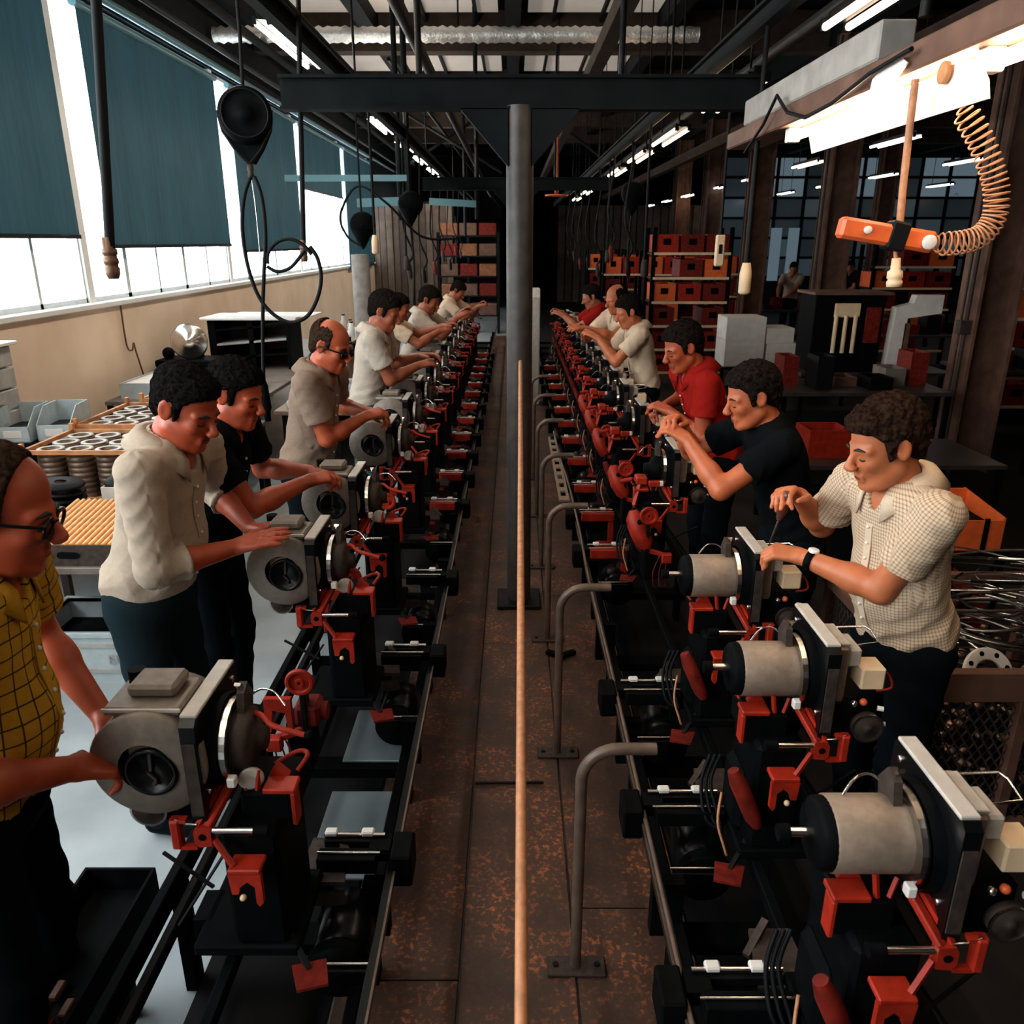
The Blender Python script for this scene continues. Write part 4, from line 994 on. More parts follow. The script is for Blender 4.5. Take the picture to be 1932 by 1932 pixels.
    for k in (1, -1):
        S, E, W = sh[k], el[k], wrs[k]
        if sleeve == 'roll':
            ax_ = nrm(W - E); end = E + ax_ * .10
            S_.cap(S, S + (E - S) * .35, .066 * s, .063 * s, k=.03); S_.cap(S, E, .066 * s, .060 * s, k=.010); S_.cap(E, E + ax_ * .16, .058 * s, .056 * s, k=.02, cut=(end, ax_)); S_.cap(E + ax_ * .115, E + ax_ * .2, .067 * s, .067 * s, k=.003, cut=(end - ax_ * .004, ax_))
        else:
            ax_ = nrm(E - S); end = S + (E - S) * sl_frac
            S_.cap(S, S + (E - S) * .35, .066 * s, .066 * s, k=.03); S_.cap(S, S + (E - S) * 1.2, .066 * s, .079 * s, k=.010, cut=(end, ax_))
            S_.cap(S + (E - S) * (sl_frac - .22), S + (E - S) * 1.3, .062 * s, .0815 * s, k=.004, cut=(end - ax_ * .0005, ax_)) if sleeve == 'short' else None
    S_.cap(nb - U * .03, H(-.025, 0, -.05), .058 * s, .060 * s, k=.008, op='s')
    if open_neck: S_.ell(nb + FV * .085 * s - U * .015 * s, (.06 * s, .028 * s, .055 * s), frame, .008, 's')
    def post(D, x, y, z): return np.maximum(D, (hem * s - z) * 1.0 + 0 * x + 0 * y)
    D, lo, vx = S_.grid(max(vox * 1.25, .006), post=post)
    V, G, Fc = surface_nets(D, lo, vx)
    def seg(P, a, b):
        ba = b - a; t = np.clip(((P - a) @ ba) / (ba @ ba), 0, 1); q = P - a - t[:, None] * ba; return np.linalg.norm(q, axis=1), t
    dT, _ = seg(V, p0, nb - U * .08); uv = np.zeros((len(V), 3)); r_ = V - p0
    uv[:, 0] = np.arctan2(r_ @ LL, r_ @ FV) * .155; uv[:, 1] = r_ @ U
    wob = np.zeros(len(V))
    # cloth folds: diagonal drags on the torso, rings on the sleeves
    hgt = r_ @ U; an = np.arctan2(r_ @ LL, r_ @ FV); ph = (sum(map(ord, label)) % 97) * .13
    rdg = lambda q: 1 - 2 * np.abs(np.sin(q)) ** .7
    fold = rdg(hgt * 24 + 2.6 * np.sin(an * 1.5 + ph) + an * 2.2) * .45 + rdg(hgt * 37 - an * 3.4 + 1.5 * np.sin(hgt * 13 + ph)) * .4 + rdg(an * 5 - hgt * 16 + ph) * .35 + np.sin(hgt * 34 + 3.2 * np.sin(an * 2 + ph) + an * 3) * .5 + np.sin(hgt * 61 - an * 5 + 2 * np.sin(hgt * 13 + ph)) * .35 + np.sin(an * 9 + hgt * 11 + ph) * .3
    low = np.clip(1.0 - (hgt - .05) / .38, .25, 1.0); wob += fold * wr * low
    bl_ = np.clip((r_ @ Z) / -.02 + .0, 0, 1)
    for k in (1, -1):
        da, t = seg(V, sh[k], el[k]); mask = (da < dT - .045) & (np.abs(r_ @ LL) > .13 * s)
        if sleeve == 'roll':
            db, t2 = seg(V, el[k], wrs[k]); mask2 = (db < da) & (db < .09); mask = mask | mask2
        ax_ = nrm(el[k] - sh[k]); e1 = nrm(np.cross(ax_, Z + .01)); e2 = np.cross(ax_, e1); q = V - sh[k]; aa = np.arctan2(q @ e1, q @ e2); hh_ = q @ ax_
        uv[mask, 0] = aa[mask] * .06; uv[mask, 1] = hh_[mask]
        f2 = rdg(hh_ * 52 + 2.5 * np.sin(aa * 1.5 + ph) + aa) * .30 + rdg(hh_ * 33 - aa * 2.2 + ph) * .35 + np.sin(hh_ * 90 + aa * 4) * .15
        wob[mask] = (f2 * wr)[mask]
    wob *= np.clip((V[:, 2] - hem * s) / .05, 0, 1) * .9 + .1
    V2 = V + G * wob[:, None]
    so = np_obj('shirt', np_mesh('shirt', V2, Fc, uv), shirt, ob)
    if collar:
        cb = MB(); n = 26; ring_ = []
        NX = nrm(FV + U * .0); nu = nrm(nk * .8 + U * .6); nx = nrm(FV - nu * (FV @ nu)); ny = np.cross(nu, nx); c0 = nb - nu * .012 * s
        for i in range(n + 1):
            a = R(20 + 320 * i / n); dr = nx * math.cos(a) + ny * math.sin(a); fr_ = max(0, math.cos(a)) ** 2
            top = c0 + nu * (.046 - .032 * fr_) * s + dr * (.064 + .010 * fr_) * s
            bot = c0 - nu * (.018 + .072 * fr_ ** 3) * s + dr * (.124 + .026 * fr_ ** 2) * s
            mid = c0 + nu * (.036 - .045 * fr_) * s + dr * (.094 + .026 * fr_) * s
            inn = c0 + nu * (.036 - .030 * fr_) * s + dr * (.059 + .009 * fr_) * s; ib = c0 - nu * .03 * s + dr * .062 * s
            ring_.append([ib, inn, top, mid, bot])
        vs = [v for r2 in ring_ for v in r2]; fc = []
        for i in range(n):
            for j in range(4): fc.append((i * 5 + j, i * 5 + j + 1, i * 5 + j + 6, i * 5 + j + 5))
        cb.add(vs, fc, True); co = cb.build('collar', shirt, so); md = co.modifiers.new('thick', 'SOLIDIFY'); md.thickness = .006
        # button placket
        pk = MB(); P_pts = []
        for i in range(9):
            t = i / 8; c = nb + FV * .3 - U * (.07 + .40 * t) * s; d = ((V2 - c) @ LL) ** 2 + ((V2 - c) @ U) ** 2; frt = (V2 - p0) @ FV > 0; j = np.argmin(np.where(frt, d, 9)); P_pts.append(V2[j] + FV * .002)
        pm = MB()
        for i in range(8): pm.bar(P_pts[i], P_pts[i + 1], .028, .004, up=tuple(FV))
        pm.build('placket', shirt, so)
        if vox < .007:
            for i in range(1, 8): MB().ball(P_pts[i] + FV * .004, .0055, 8, 5).build('button', M_WHITE, so)
    # ---- trousers, shoes
    T = Field(); T.ell(p0 + Z * -.01, (.128 * s + belly * .25, .165 * s, .125 * s), [F, L, Z], .05)
    for k in (1, -1):
        hj = p0 + L * k * .088 * s - Z * .05; kn = np.array([0, 0, .50 * s]) + L * k * .105 + F * .03; an_ = np.array([0, 0, .09]) + L * k * .115 - F * .02
        T.cap(hj, kn, .092 * s, .068 * s, k=.04); T.cap(kn, an_, .068 * s, .058 * s, k=.03)
    D, lo, vx = T.grid(.012, post=lambda D, x, y, z: np.maximum(D, np.maximum((z - (.985 * s)), .045 - z) + 0 * x + 0 * y))
    V, G, Fc = surface_nets(D, lo, vx)
    V = V + G * (np.sin(V[:, 2] * 55 + V[:, 0] * 30) * np.sin(V[:, 1] * 25 + V[:, 2] * 12) * .004)[:, None]
    np_obj('trousers', np_mesh('trousers', V, Fc), trousers, ob)
    if shoes:
        for k in (1, -1):
            an_ = L * k * .115 - F * .02; q = Field(); q.cap(an_ + np.array([0, 0, .05]) - F * .02, an_ + np.array([0, 0, .045]) + F * .15, .046, .042, k=.02)
            D, lo, vx = q.grid(.012, post=lambda D, x, y, z: np.maximum(D, .002 - z + 0 * x + 0 * y)); V, G, Fc = surface_nets(D, lo, vx)
            np_obj('shoe', np_mesh('shoe', V, Fc), M_BLACK, ob)
    # ---- hair, brows, eyes
    Hc = Field(); th = {'full': .010, 'thick': .016, 'curly': .019, 'bald': .006, 'thin': .008}[hair]
    Hc.ell(H(-.016, 0, .046), ((.099 + th) * k_, (.077 + th * .8) * k_, (.088 + th) * k_), HF, .02)
    if hair in ('thick', 'curly', 'full'): Hc.ell(H(.045, 0, .088), (.038 * k_, .054 * k_, .026 * k_ + th * .3), HF, .03)
    Hc.ell(H(-.075, 0, -.02), (.035 * k_, .055 * k_, .05 * k_), HF, .03)
    for e in (1, -1): Hc.cap(H(.018, e * .073, .02), H(.020, e * .072, -.020), .010 * k_, .006 * k_, k=.012)
    xs_ = [-.15, -.085, -.05, -.030, -.022, .004, .010, .028, .034, .060, .085, .11]
    zs_ = {'full': [-.075, -.075, -.055, -.02, .03, .035, -.03, -.03, .035, .060, .072, .075], 'bald': [-.07, -.07, -.05, -.02, .03, .035, -.01, .0, .07, .30, .4, .4], 'thin': [-.07, -.07, -.05, -.02, .03, .035, -.02, -.01, .085, .25, .3, .3]}
    zz = zs_.get(hair, zs_['full'])
    def hpost(D, x, y, z):
        X, Y, Zz = x - hc[0], y - hc[1], z - hc[2]
        lx = (X * hx[0] + Y * hx[1] + Zz * hx[2]) / k_; ly = (X * hl[0] + Y * hl[1] + Zz * hl[2]) / k_; lz = (X * hz[0] + Y * hz[1] + Zz * hz[2]) / k_
        am = {'curly': .0075, 'thick': .0045, 'full': .003}.get(hair, .0015)
        nzv = np.sin(lx * 95 + 2 * np.sin(lz * 60)) * np.sin(ly * 88 + 1.7 * np.sin(lx * 71)) * np.sin(lz * 90 + 1.3 * np.sin(ly * 65)) + .5 * np.sin(lx * 190 + lz * 80) * np.sin(ly * 170 + lz * 60)
        zl = np.interp(lx, xs_, zz)
        cut = (zl - lz) * .75
        if hair == 'bald':  # bare crown: keep the sides and back
            cut = np.maximum(cut, np.minimum((lx + .055), (.062 - np.abs(ly))) * .7 * (lz > .05) + np.where(lz > .05, 0, -1))
        D = np.maximum(D - am * nzv, cut * k_ + .002 * np.sin(lx * 260 + ly * 210)); return D
    D, lo, vx = Hc.grid(max(vox * .9, .005), post=hpost)
    V, G, Fc = surface_nets(D, lo, vx)
    np_obj('hair', np_mesh('hair', V, Fc), mat('hair_%.3f' % hairc[0], hairc, .85, 0, .6, 90, .8, spec=.0), ob)
    if vox < .008:
        for e in (1, -1):
            MB().ball(H(.0760, e * .0315, -.0065), .0085 * k_, 10, 8).build('eye', M_EYE, ob)
            MB().tube([H(.0870, e * .017, -.0095), H(.0895, e * .026, -.0118), H(.0880, e * .037, -.0112), H(.0790, e * .048, -.0075)], [.0012, .0026, .0028, .0014], 6).build('eyelash', M_EYE, ob)
            MB().tube([H(.096, e * .013, .018), H(.094, e * .030, .024), H(.082, e * .050, .017)], [.003, .0048, .002], 6).build('eyebrow', mat('brow', (.012, .008, .007), .7), ob)
    if vox < .008:
        MB().tube([H(.0850, -.025, -.0730), H(.0945, -.013, -.0718), H(.0965, 0, -.0712), H(.0945, .013, -.0718), H(.0850, .025, -.0730)], [.0014, .0034, .0038, .0034, .0014], 6).build('mouth', mat('lip_skin', (.16, .035, .022), .5, spec=.2), ob)
    if glasses:
        g = MB(); 
        for e in (1, -1):
            if glasses == 'dark': g.ball(H(.098, e * .033, -.006), .024 * k_, 12, 8, (.75, .8, .8))
            g.tube([H(.100, e * .033 + .026 * math.cos(a) * e, -.006 + .020 * math.sin(a)) for a in [2 * math.pi * i / 14 for i in range(14)]], .0040, 6, closed=True)
            g.tube([H(.100, e * .058, .004), H(.05, e * .078, .006), H(-.012, e * .088, .006), H(-.03, e * .087, -.012)], .0038, 6)
        g.tube([H(.101, -.009, .0), H(.106, 0, .003), H(.101, .009, .0)], .0028, 6); g.build('glasses', M_BLACKG, ob)
    if watch:
        k = 1; W = wrs[k]; ax_ = nrm(W - el[k]); c = W - ax_ * .035
        st = MB(); st.lathe(c - ax_ * .011, ax_, [(0, .031), (0, .036), (.022, .036), (.022, .031), (0, .031)], 20); wo = st.build('wristwatch', M_BLACK, ob)
        tn = nrm(Z - ax_ * (Z @ ax_)); MB().lathe(c + tn * .031, tn, [(0, .017), (.008, .017), (.010, .014), (.010, 0)], 16).build('watch_case', M_WHITE, wo)
    return ob, dict(hc=hc + base, sh={k: v + base for k, v in sh.items()}, el={k: v + base for k, v in el.items()}, wr={k: v + base for k, v in wrs.items()}, tips={k: (a_ + base, b_ + base) for k, (a_, b_) in tips.items()})

C_WHITE = cloth_mat('white_shirt_cloth', (.37, .305, .24)); C_WHITE2 = cloth_mat('bright_white_cloth', (.54, .47, .39))
C_YEL = cloth_mat('yellow_plaid_cloth', (.50, .28, .03), lines='grid', lc=(.055, .035, .018), pu=.037, pv=.037, wd=.10)
C_CHK = cloth_mat('cream_check_cloth', (.66, .52, .38), lines='check', lc=(.34, .21, .12), pu=.0105, pv=.0105, wd=.38)
C_BLK = cloth_mat('black_cloth', (.004, .005, .006), .9); C_RED = cloth_mat('red_cloth', (.30, .012, .009)); C_BRN = cloth_mat('grey_brown_cloth', (.23, .165, .125))
C_TRD = cloth_mat('dark_trousers', (.004, .006, .008), .9); C_TRB = cloth_mat('blue_jeans', (.035, .10, .15), .9); C_TRT = cloth_mat('teal_dark_trousers', (.009, .018, .023), .9); C_CRM = cloth_mat('cream_shirt_cloth', (.70, .53, .38))
PG = 'workers along the two lines'
def W_(px, py, Y): return at(px, py, Y=Y)
PP = {}
def addp(key, *a, **k): PP[key] = person(*a, group=PG, **k)[1]
# left line
addp('L1', 'balding man in yellow plaid shirt and glasses at the left edge', (-1.185, 1.46), (1, .2), 9, (W_(190, 1345, 1.72), W_(135, 1450, 1.45)), (0, 15), (.46, .078, .028), C_YEL, 'polo', C_TRD, 'thin', (.030, .018, .012), .0055, 1.79, 'rims', ('pinch', 'pinch'), .05, open_neck=True, hem=.88)
addp('L2', 'man in white shirt with rolled sleeves bending over the left line', (-1.27, 2.55), (1, -.18), 15, (W_(475, 1000, 2.75), W_(445, 1032, 2.50)), (-8, 24), (.42, .068, .024), C_WHITE, 'roll', C_TRT, 'full', (.007, .006, .006), .0055, 1.81, None, ('flat', 'flat'), .05, hem=.93, hand_dir=((.95, .2, .2), (.95, .1, .28)))
addp('L3', 'man in black polo shirt behind the white-shirted man', (-1.25, 3.05), (1, -.12), 12, (W_(590, 890, 3.30), W_(580, 908, 3.1)), (-6, 17), (.46, .084, .030), C_BLK, 'polo', C_TRD, 'thick', (.006, .005, .005), .006, 1.74, None, ('point', 'grip'), .01)
addp('L4', 'balding man in grey-brown shirt and dark glasses on the left line', (-1.12, 4.18), (1, -.22), 11, (W_(700, 778, 4.4), W_(690, 785, 4.2)), (-5, 18), (.48, .095, .034), C_BRN, 'short', C_TRD, 'bald', (.03, .02, .015), .006, 1.79, 'dark', ('pinch', 'pinch'), .03)
addp('L5', 'slim young man in white shirt and blue jeans on the left line', (-1.06, 5.75), (1, -.1), 8, (W_(795, 672, 6.0), W_(788, 690, 5.8)), (-4, 22), (.42, .11, .05), C_WHITE2, 'short', C_TRB, 'thick', vox=.008, h=1.83)
addp('L6', 'far worker in white shirt and blue jeans reaching to the right on the left line', (-1.05, 8.3), (1, -.2), 14, (W_(870, 590, 8.5), W_(862, 600, 8.2)), (-5, 24), (.42, .11, .05), C_WHITE2, 'short', C_TRB, 'thick', vox=.01, h=1.74)
addp('L7', 'far worker in pale shirt standing left of the reaching man', (-1.22, 7.6), (1, .1), 8, (W_(835, 615, 7.9), W_(828, 625, 7.6)), (0, 20), (.42, .11, .05), C_CRM, 'short', C_TRD, 'full', vox=.01, h=1.70)
addp('L8', 'distant worker in cream shirt leaning over the left line', (-1.04, 11.2), (1, -.3), 25, (W_(905, 575, 11.2), W_(900, 580, 11)), (0, 36), (.42, .11, .05), C_CRM, 'short', C_TRD, 'full', vox=.012, h=1.70)
# right line
addp('R1', 'man in cream checked shirt and wristwatch holding a screwdriver', (1.245, 2.28), (-1, -.30), 11, (W_(1512, 1050, 2.36), W_(1508, 936, 2.46)), (-12, 17), (.60, .175, .068), C_CHK, 'short', C_TRD, 'curly', (.022, .012, .008), .005, 1.74, None, ('pinch', 'pinch'), .04, True, hem=.90)
addp('R2', 'dark-haired young man in black shirt raising his hands on the right line', (1.19, 3.18), (-1, -.12), 17, (W_(1296, 830, 3.15), W_(1285, 800, 3.3)), (-4, 16), (.56, .14, .052), C_BLK, 'polo', C_TRD, 'thick', vox=.006, h=1.72, grip=('pinch', 'pinch'), collar=False, open_neck=False, elbow=(.2, .2))
addp('R3', 'man in red polo shirt bending over the right line', (1.17, 4.42), (-1, -.2), 18, (W_(1262, 775, 4.4), W_(1255, 765, 4.6)), (2, 20), (.48, .105, .042), C_RED, 'polo', C_TRD, 'thick', vox=.0065, h=1.77, grip=('pinch', 'pinch'))
addp('R4', 'man in cream shirt with black hair on the right line', (1.12, 6.75), (-1, -.15), 10, (W_(1130, 640, 6.7), W_(1125, 632, 6.95)), (0, 18), (.56, .15, .055), C_CRM, 'short', C_TRD, 'thick', vox=.009, h=1.74)
addp('R5', 'man in white shirt beyond the cream-shirted man, facing him', (1.08, 7.7), (-1, -.6), 6, (W_(1105, 620, 7.3), W_(1098, 618, 7.5)), (-10, 15), (.56, .15, .055), C_CRM, 'short', C_TRD, 'bald', vox=.009, h=1.78)
addp('R6', 'far worker in red shirt on the right line', (1.04, 9.2), (-1, -.1), 10, (W_(1062, 595, 9.2), W_(1060, 590, 9.4)), (0, 20), (.48, .15, .07), C_RED, 'short', C_TRD, 'thick', vox=.011, h=1.70)
# a few people far off in the hall
addp('B1', 'distant worker in white at the benches of the dark hall', (5.9, 17.5), (-.3, -1), 8, ((5.7, 17.1, 1.0), (5.5, 17.1, 1.0)), (0, 25), (.42, .14, .07), C_WHITE, 'short', C_TRD, 'full', vox=.016)
addp('B2', 'distant worker in brown standing beside the far brown columns', (5.0, 18.6), (.6, -1), 5, ((5.1, 18.2, 1.0), (4.9, 18.2, 1.0)), (0, 25), (.42, .14, .07), C_BRN, 'short', C_TRD, 'full', vox=.016)
addp('B3', 'distant worker in dark shirt before the blue windows', (7.6, 18.5), (-1, -.4), 5, ((7.3, 18.3, 1.0), (7.3, 18.1, 1.0)), (0, 25), (.42, .14, .07), C_BLK, 'short', C_TRD, 'full', vox=.016)
# screwdriver in the right hand of the man in the checked shirt
w_ = PP['R1']['wr'][-1]; hol = Vector(PP['R1']['tips'][-1][0]); tip = at(1452, 1026, Y=2.50); top = hol + (hol - tip).normalized() * .03
sd = empty('screwdriver', tip, 'screwdriver with dark red handle held by the man in the checked shirt', 'screwdriver'); d = top - tip; dn = d.normalized(); Ld = d.length
MB().lathe((0, 0, 0), dn, [(0, 0), (0, .002), (.008, .0035), (Ld * .52, .0035), (Ld * .52, 0)], 8).build('blade', M_IRON, sd)
MB().lathe(dn * (Ld * .5), dn, [(0, 0), (0, .008), (.012, .012), (.02, .010), (.03, .016), (Ld * .42, .0175), (Ld * .47, .015), (Ld * .5, .004), (Ld * .5, 0)], 12).build('handle', mat('dark_red_handle', (.10, .025, .018), .35), sd)
# ================================================================ left side: benches, crates, bins
def table(name, loc, w_, d_, z, label, top=M_GREY, leg=M_DARK, cat='table', shelf=None, t=.035):
    o = empty(name, loc, label, cat)
    MB().box((0, 0, z - t), (w_, d_, z), .004).build('table_top', top, o)
    for x in (.03, w_ - .03):
        for y in (.03, d_ - .03): MB().box((x - .02, y - .02, 0), (x + .02, y + .02, z - t)).build('leg', leg, o)
    if shelf: MB().box((.02, .02, shelf - .02), (w_ - .02, d_ - .02, shelf)).build('shelf', leg, o)
    return o
def open_box(mb, x0, y0, z0, x1, y1, z1, t=.008):
    mb.box((x0, y0, z0), (x1, y1, z0 + t)).box((x0, y0, z0 + t), (x0 + t, y1, z1)).box((x1 - t, y0, z0 + t), (x1, y1, z1)).box((x0 + t, y0, z0 + t), (x1 - t, y0 + t, z1)).box((x0 + t, y1 - t, z0 + t), (x1 - t, y1, z1)); return mb
M_TTOP = mat('worn_table_top', (.17, .14, .12), .6, .1, .25, 7)
table('work_table', (-2.62, 3.42, 0), .92, .85, .66, 'metal work table behind the man in the white shirt', M_TTOP, M_IRON)
# tray with a slot handle and rows of orange rods
t = empty('rod_tray', (-2.30, 3.44, .66), 'grey tray with slot handle holding rows of orange rods', 'tray')
open_box(MB(), 0, 0, 0, .60, .52, .105, .006).build('tray_body', M_IRON, t)
MB().prism([(.20 + .06 * c + .025 * math.cos(a), .055 + .018 * math.sin(a)) for c, a in [(0 if 90 <= k < 270 else 1, R(k)) for k in range(0, 360, 30)]], (0, -.002, 0), (1, 0, 0), (0, 0, 1), (0, -1, 0), .001).build('slot_handle', M_BLACK, t)
M_ROD = mat('orange_rods', (.78, .40, .16), .5, 0, .15, 30)
rodm = MB().cyl((0, 0, 0), (0, .50, .06), .011, n=8).mesh('rod'); rodm.materials.append(M_ROD)
for i in range(19):
    o = bpy.data.objects.new('rod', rodm); col.objects.link(o); o.parent = t; o.location = (.03 + i * .030, .01, .10)
# low crate on the floor with faint lettering
t = empty('storage_crate', (-2.42, 3.52, 0), 'pale blue-grey crate with faint lettering standing on the floor', 'crate')
open_box(MB(), 0, 0, 0, .62, .42, .27, .012).build('crate_body', M_BINBLUE, t)
MB().box((-.012, -.012, .245), (.632, .012, .275), .004).box((-.012, .408, .245), (.632, .432, .275), .004).box((-.012, 0, .245), (.012, .42, .275), .004).box((.608, 0, .245), (.632, .42, .275), .004).build('rim', M_BINBLUE, t)
MB().box((.05, -.006, .05), (.57, 0, .07)).box((.05, -.006, .19), (.57, 0, .21)).box((.05, -.006, .05), (.07, 0, .21)).box((.55, -.006, .05), (.57, 0, .21)).build('panel_rib', M_BINGREY, t)
MB().box((.02, .02, .02), (.6, .4, .16)).build('dark_contents', M_BLACK, t)  # black block filling the lower crate for a dark interior
tx = bpy.data.curves.new('crate_lettering', 'FONT'); tx.body = 'EUIT'; tx.size = .075; tx.extrude = .0015
tf = bpy.data.objects.new('lettering_curve', tx); me = bpy.data.meshes.new_from_object(tf); bpy.data.objects.remove(tf)
me.materials.append(M_BINGREY); to = bpy.data.objects.new('lettering', me); col.objects.link(to); to.parent = t; to.rotation_euler = (R(90), 0, 0); to.location = (.40, -.0075, .10)
# ring crates: wooden-edged crates holding stacks of steel rings
def ring_crate(loc, nx, ny, h, label):
    t = empty('ring_crate', loc, label, 'crate'); w_ = nx * .17 + .04; d_ = ny * .17 + .04
    for x in (0, w_):
        for y in (0, d_): MB().box((x - .014, y - .014, 0), (x + .014, y + .014, h + .05), .003).build('corner_post', M_WOOD, t)
    for z in (.02, h): 
        MB().box((0, -.01, z - .012), (w_, .01, z + .012)).build('rail', M_WOOD, t); MB().box((0, d_ - .01, z - .012), (w_, d_ + .01, z + .012)).build('rail', M_WOOD, t)
        MB().box((-.01, 0, z - .012), (.01, d_, z + .012)).build('rail', M_WOOD, t); MB().box((w_ - .01, 0, z - .012), (w_ + .01, d_, z + .012)).build('rail', M_WOOD, t)
    MB().box((0, 0, 0), (w_, d_, .012)).build('bottom', M_WOOD, t)
    pr = []
    for k in range(9): z = .015 + k * (h - .02) / 9; pr += [(z, .076), (z + (h - .02) / 9 * .72, .078), (z + (h - .02) / 9 * .8, .070)]
    top = pr[-1][0]; pr += [(top, .070), (top + .006, .072), (top + .006, .050), (top - .05, .048)]
    sm_ = MB().lathe((0, 0, 0), (0, 0, 1), pr, 20).mesh('ring_stack'); sm_.materials.append(mat('brown_steel_rings', (.13, .085, .06), .4, .5, .3, 20))
    tm_ = MB().lathe((0, 0, top + .007), (0, 0, 1), [(0, .074), (.004, .074), (.004, .05), (0, .05), (0, .074)], 20).mesh('top_ring'); tm_.materials.append(M_LGREY)
    for i in range(nx):
        for j in range(ny):
            o = bpy.data.objects.new('ring_stack', sm_); col.objects.link(o); o.parent = t; o.location = (.105 + i * .17, .105 + j * .17, 0)
            q = bpy.data.objects.new('top_ring', tm_); col.objects.link(q); q.parent = o
    return t
table('work_table', (-3.45, 4.35, 0), 1.35, 2.3, .66, 'long dark bench under the crates of steel rings', M_TTOP, M_DARK)
ring_crate((-2.80, 4.40, .66), 4, 3, .30, 'nearest wooden-edged crate full of steel ring stacks')
ring_crate((-2.80, 5.00, .66), 4, 4, .32, 'second wooden-edged crate of steel ring stacks, farther off')
ring_crate((-2.72, 5.78, .66), 3, 4, .34, 'farthest wooden-edged crate of ring stacks, behind the white collar')
# black covers and grey bin on the table
t = empty('parts_bin', (-2.16, 3.98, .66), 'grey bin with black rubber covers piled in it', 'bin')
open_box(MB(), 0, 0, 0, .32, .26, .22, .008).build('bin_body', M_BINGREY, t)
for k in range(4): MB().ball((.06 + .06 * k, .10 + .03 * (k % 2), .22 + .02 * (k % 3)), .075, 12, 8, (1.1, 1.2, .55)).build('rubber_cover', M_RUBBER, t)
t = empty('cover_stack', (-2.42, 3.97, .66), 'stack of black covers with pale edges beside the grey bin', 'stack')
for k in range(6): MB().lathe((0, .1, .02 + k * .036), (.1, 0, 1), [(0, .10), (.01, .12), (.022, .11), (.028, .03)], 18).build('cover', M_RUBBER if k % 2 else M_DARK, t)
# drawers and open bins against the wall
t = empty('drawer_stack', (-3.56, 4.72, .66), 'tall grey slatted drawer stack against the wall at the left edge', 'cabinet')
for k in range(6): MB().box((0, 0, k * .135), (.30, .5, k * .135 + .125), .006).box((.29, .18, k * .135 + .05), (.31, .32, k * .135 + .065)).build('drawer', M_BINGREY, t)
MB().box((-.01, -.02, .81), (.34, .53, .83), .004).build('top_board', M_WHITE, t)
def tip_bin(loc, label, rz=0):
    t = empty('tip_bin', loc, label, 'bin', 'open tip bins on the wall bench', rz=rz)
    w_, d_, h = .205, .34, .20
    side = [(0, 0), (d_, 0), (d_, h), (.14, h), (0, .10)]
    for x in (0, w_ - .006): MB().prism(side, (x, 0, 0), (0, 1, 0), (0, 0, 1), (1, 0, 0), .006).build('side_wall', M_BINBLUE, t)
    MB().box((0, 0, 0), (w_, d_, .006)).build('bottom', M_BINBLUE, t); MB().box((0, 0, 0), (w_, .006, .10)).build('front', M_BINBLUE, t); MB().box((0, d_ - .006, 0), (w_, d_, h)).build('back', M_BINBLUE, t)
    MB().box((.05, -.004, .03), (.16, 0, .075), .001).build('label_holder', M_WHITE, t)
    MB().box((.01, .02, .01), (w_ - .01, d_ - .02, .07)).build('dark_parts', M_DARK, t)
tip_bin((-3.24, 4.86, .66 + .24), 'pale blue tip bin at the left edge of the wall bench', .12)
tip_bin((-3.01, 4.92, .66 + .24), 'pale blue tip bin right of its neighbour on the wall bench', .12)
MB_ = MB().box((-3.245, 4.85, .66), (-2.86, 5.32, .90), .006).build('bin_stand', M_BLACK); tag(MB_, 'low black stand under the two pale blue tip bins', 'stand')
# shallow tray on a bench, bench machine with polished disc, black shelf unit
table('work_table', (-3.5, 6.75, 0), 1.3, 4.6, .8, 'dark bench along the wall carrying the disc grinder', M_TTOP, M_DARK)
t = empty('shallow_tray', (-3.40, 6.85, .80), 'wide shallow pale tray with blue-grey front on the wall bench', 'tray')
open_box(MB(), 0, 0, .0, .95, .8, .14, .012).build('tray_body', M_BINBLUE, t); MB().box((.015, .015, .1), (.935, .785, .128)).build('paper_lining', M_CARD, t); MB().box((.3, -.006, .05), (.55, 0, .08)).build('handle_slot', M_BLACK, t)
t = empty('disc_grinder', (-3.25, 8.0, .80), 'bench grinder with a polished silver disc by the tan wall', 'machine')
MB().box((-.25, -.1, .0), (.35, .3, .06), .01).box((-.2, -.05, .06), (-.12, .2, .12)).box((.2, -.05, .06), (.28, .2, .12)).build('base', M_BLACK, t)
MB().box((-.28, -.12, .12), (.36, .28, .19), .012).build('bed', M_BLACK, t)
MB().lathe((.05, -.02, .36), (.25, -1, 0), [(-.02, 0), (-.02, .17), (0, .175), (.01, .16), (.012, .07), (.03, .065), (.035, .02), (.035, 0)], 28).build('disc', M_STEEL, t)
MB().lathe((.05, .03, .36), (-.25, 1, 0), [(0, .06), (.2, .06), (.22, 0)], 16).build('motor', M_BLACK, t); MB().box((-.0, .06, .18), (.1, .2, .32)).build('pillar', M_BLACK, t)
MB().ball((-.2, .05, .24), .06).build('clamp', M_BLACK, t)
t = empty('shelf_unit', (-3.22, 8.55, .80), 'black slanted shelf unit with white top board by the wall', 'shelf')
MB().box((0, 0, 0), (.08, .5, .52), .005).build('side_panel', M_BLACK, t); MB().box((.42, 0, 0), (.48, .5, .52), .005).build('side_panel', M_BLACK, t); MB().box((.82, 0, 0), (.86, .5, .52), .005).build('side_panel', M_BLACK, t)
for k in range(3): MB().prism([(.08, .10 + k * .15), (.82, .16 + k * .15), (.82, .18 + k * .15), (.08, .12 + k * .15)], (0, 0, 0), (1, 0, 0), (0, 0, 1), (0, 1, 0), .5).build('shelf', M_BINGREY if k % 2 else M_BLACK, t)
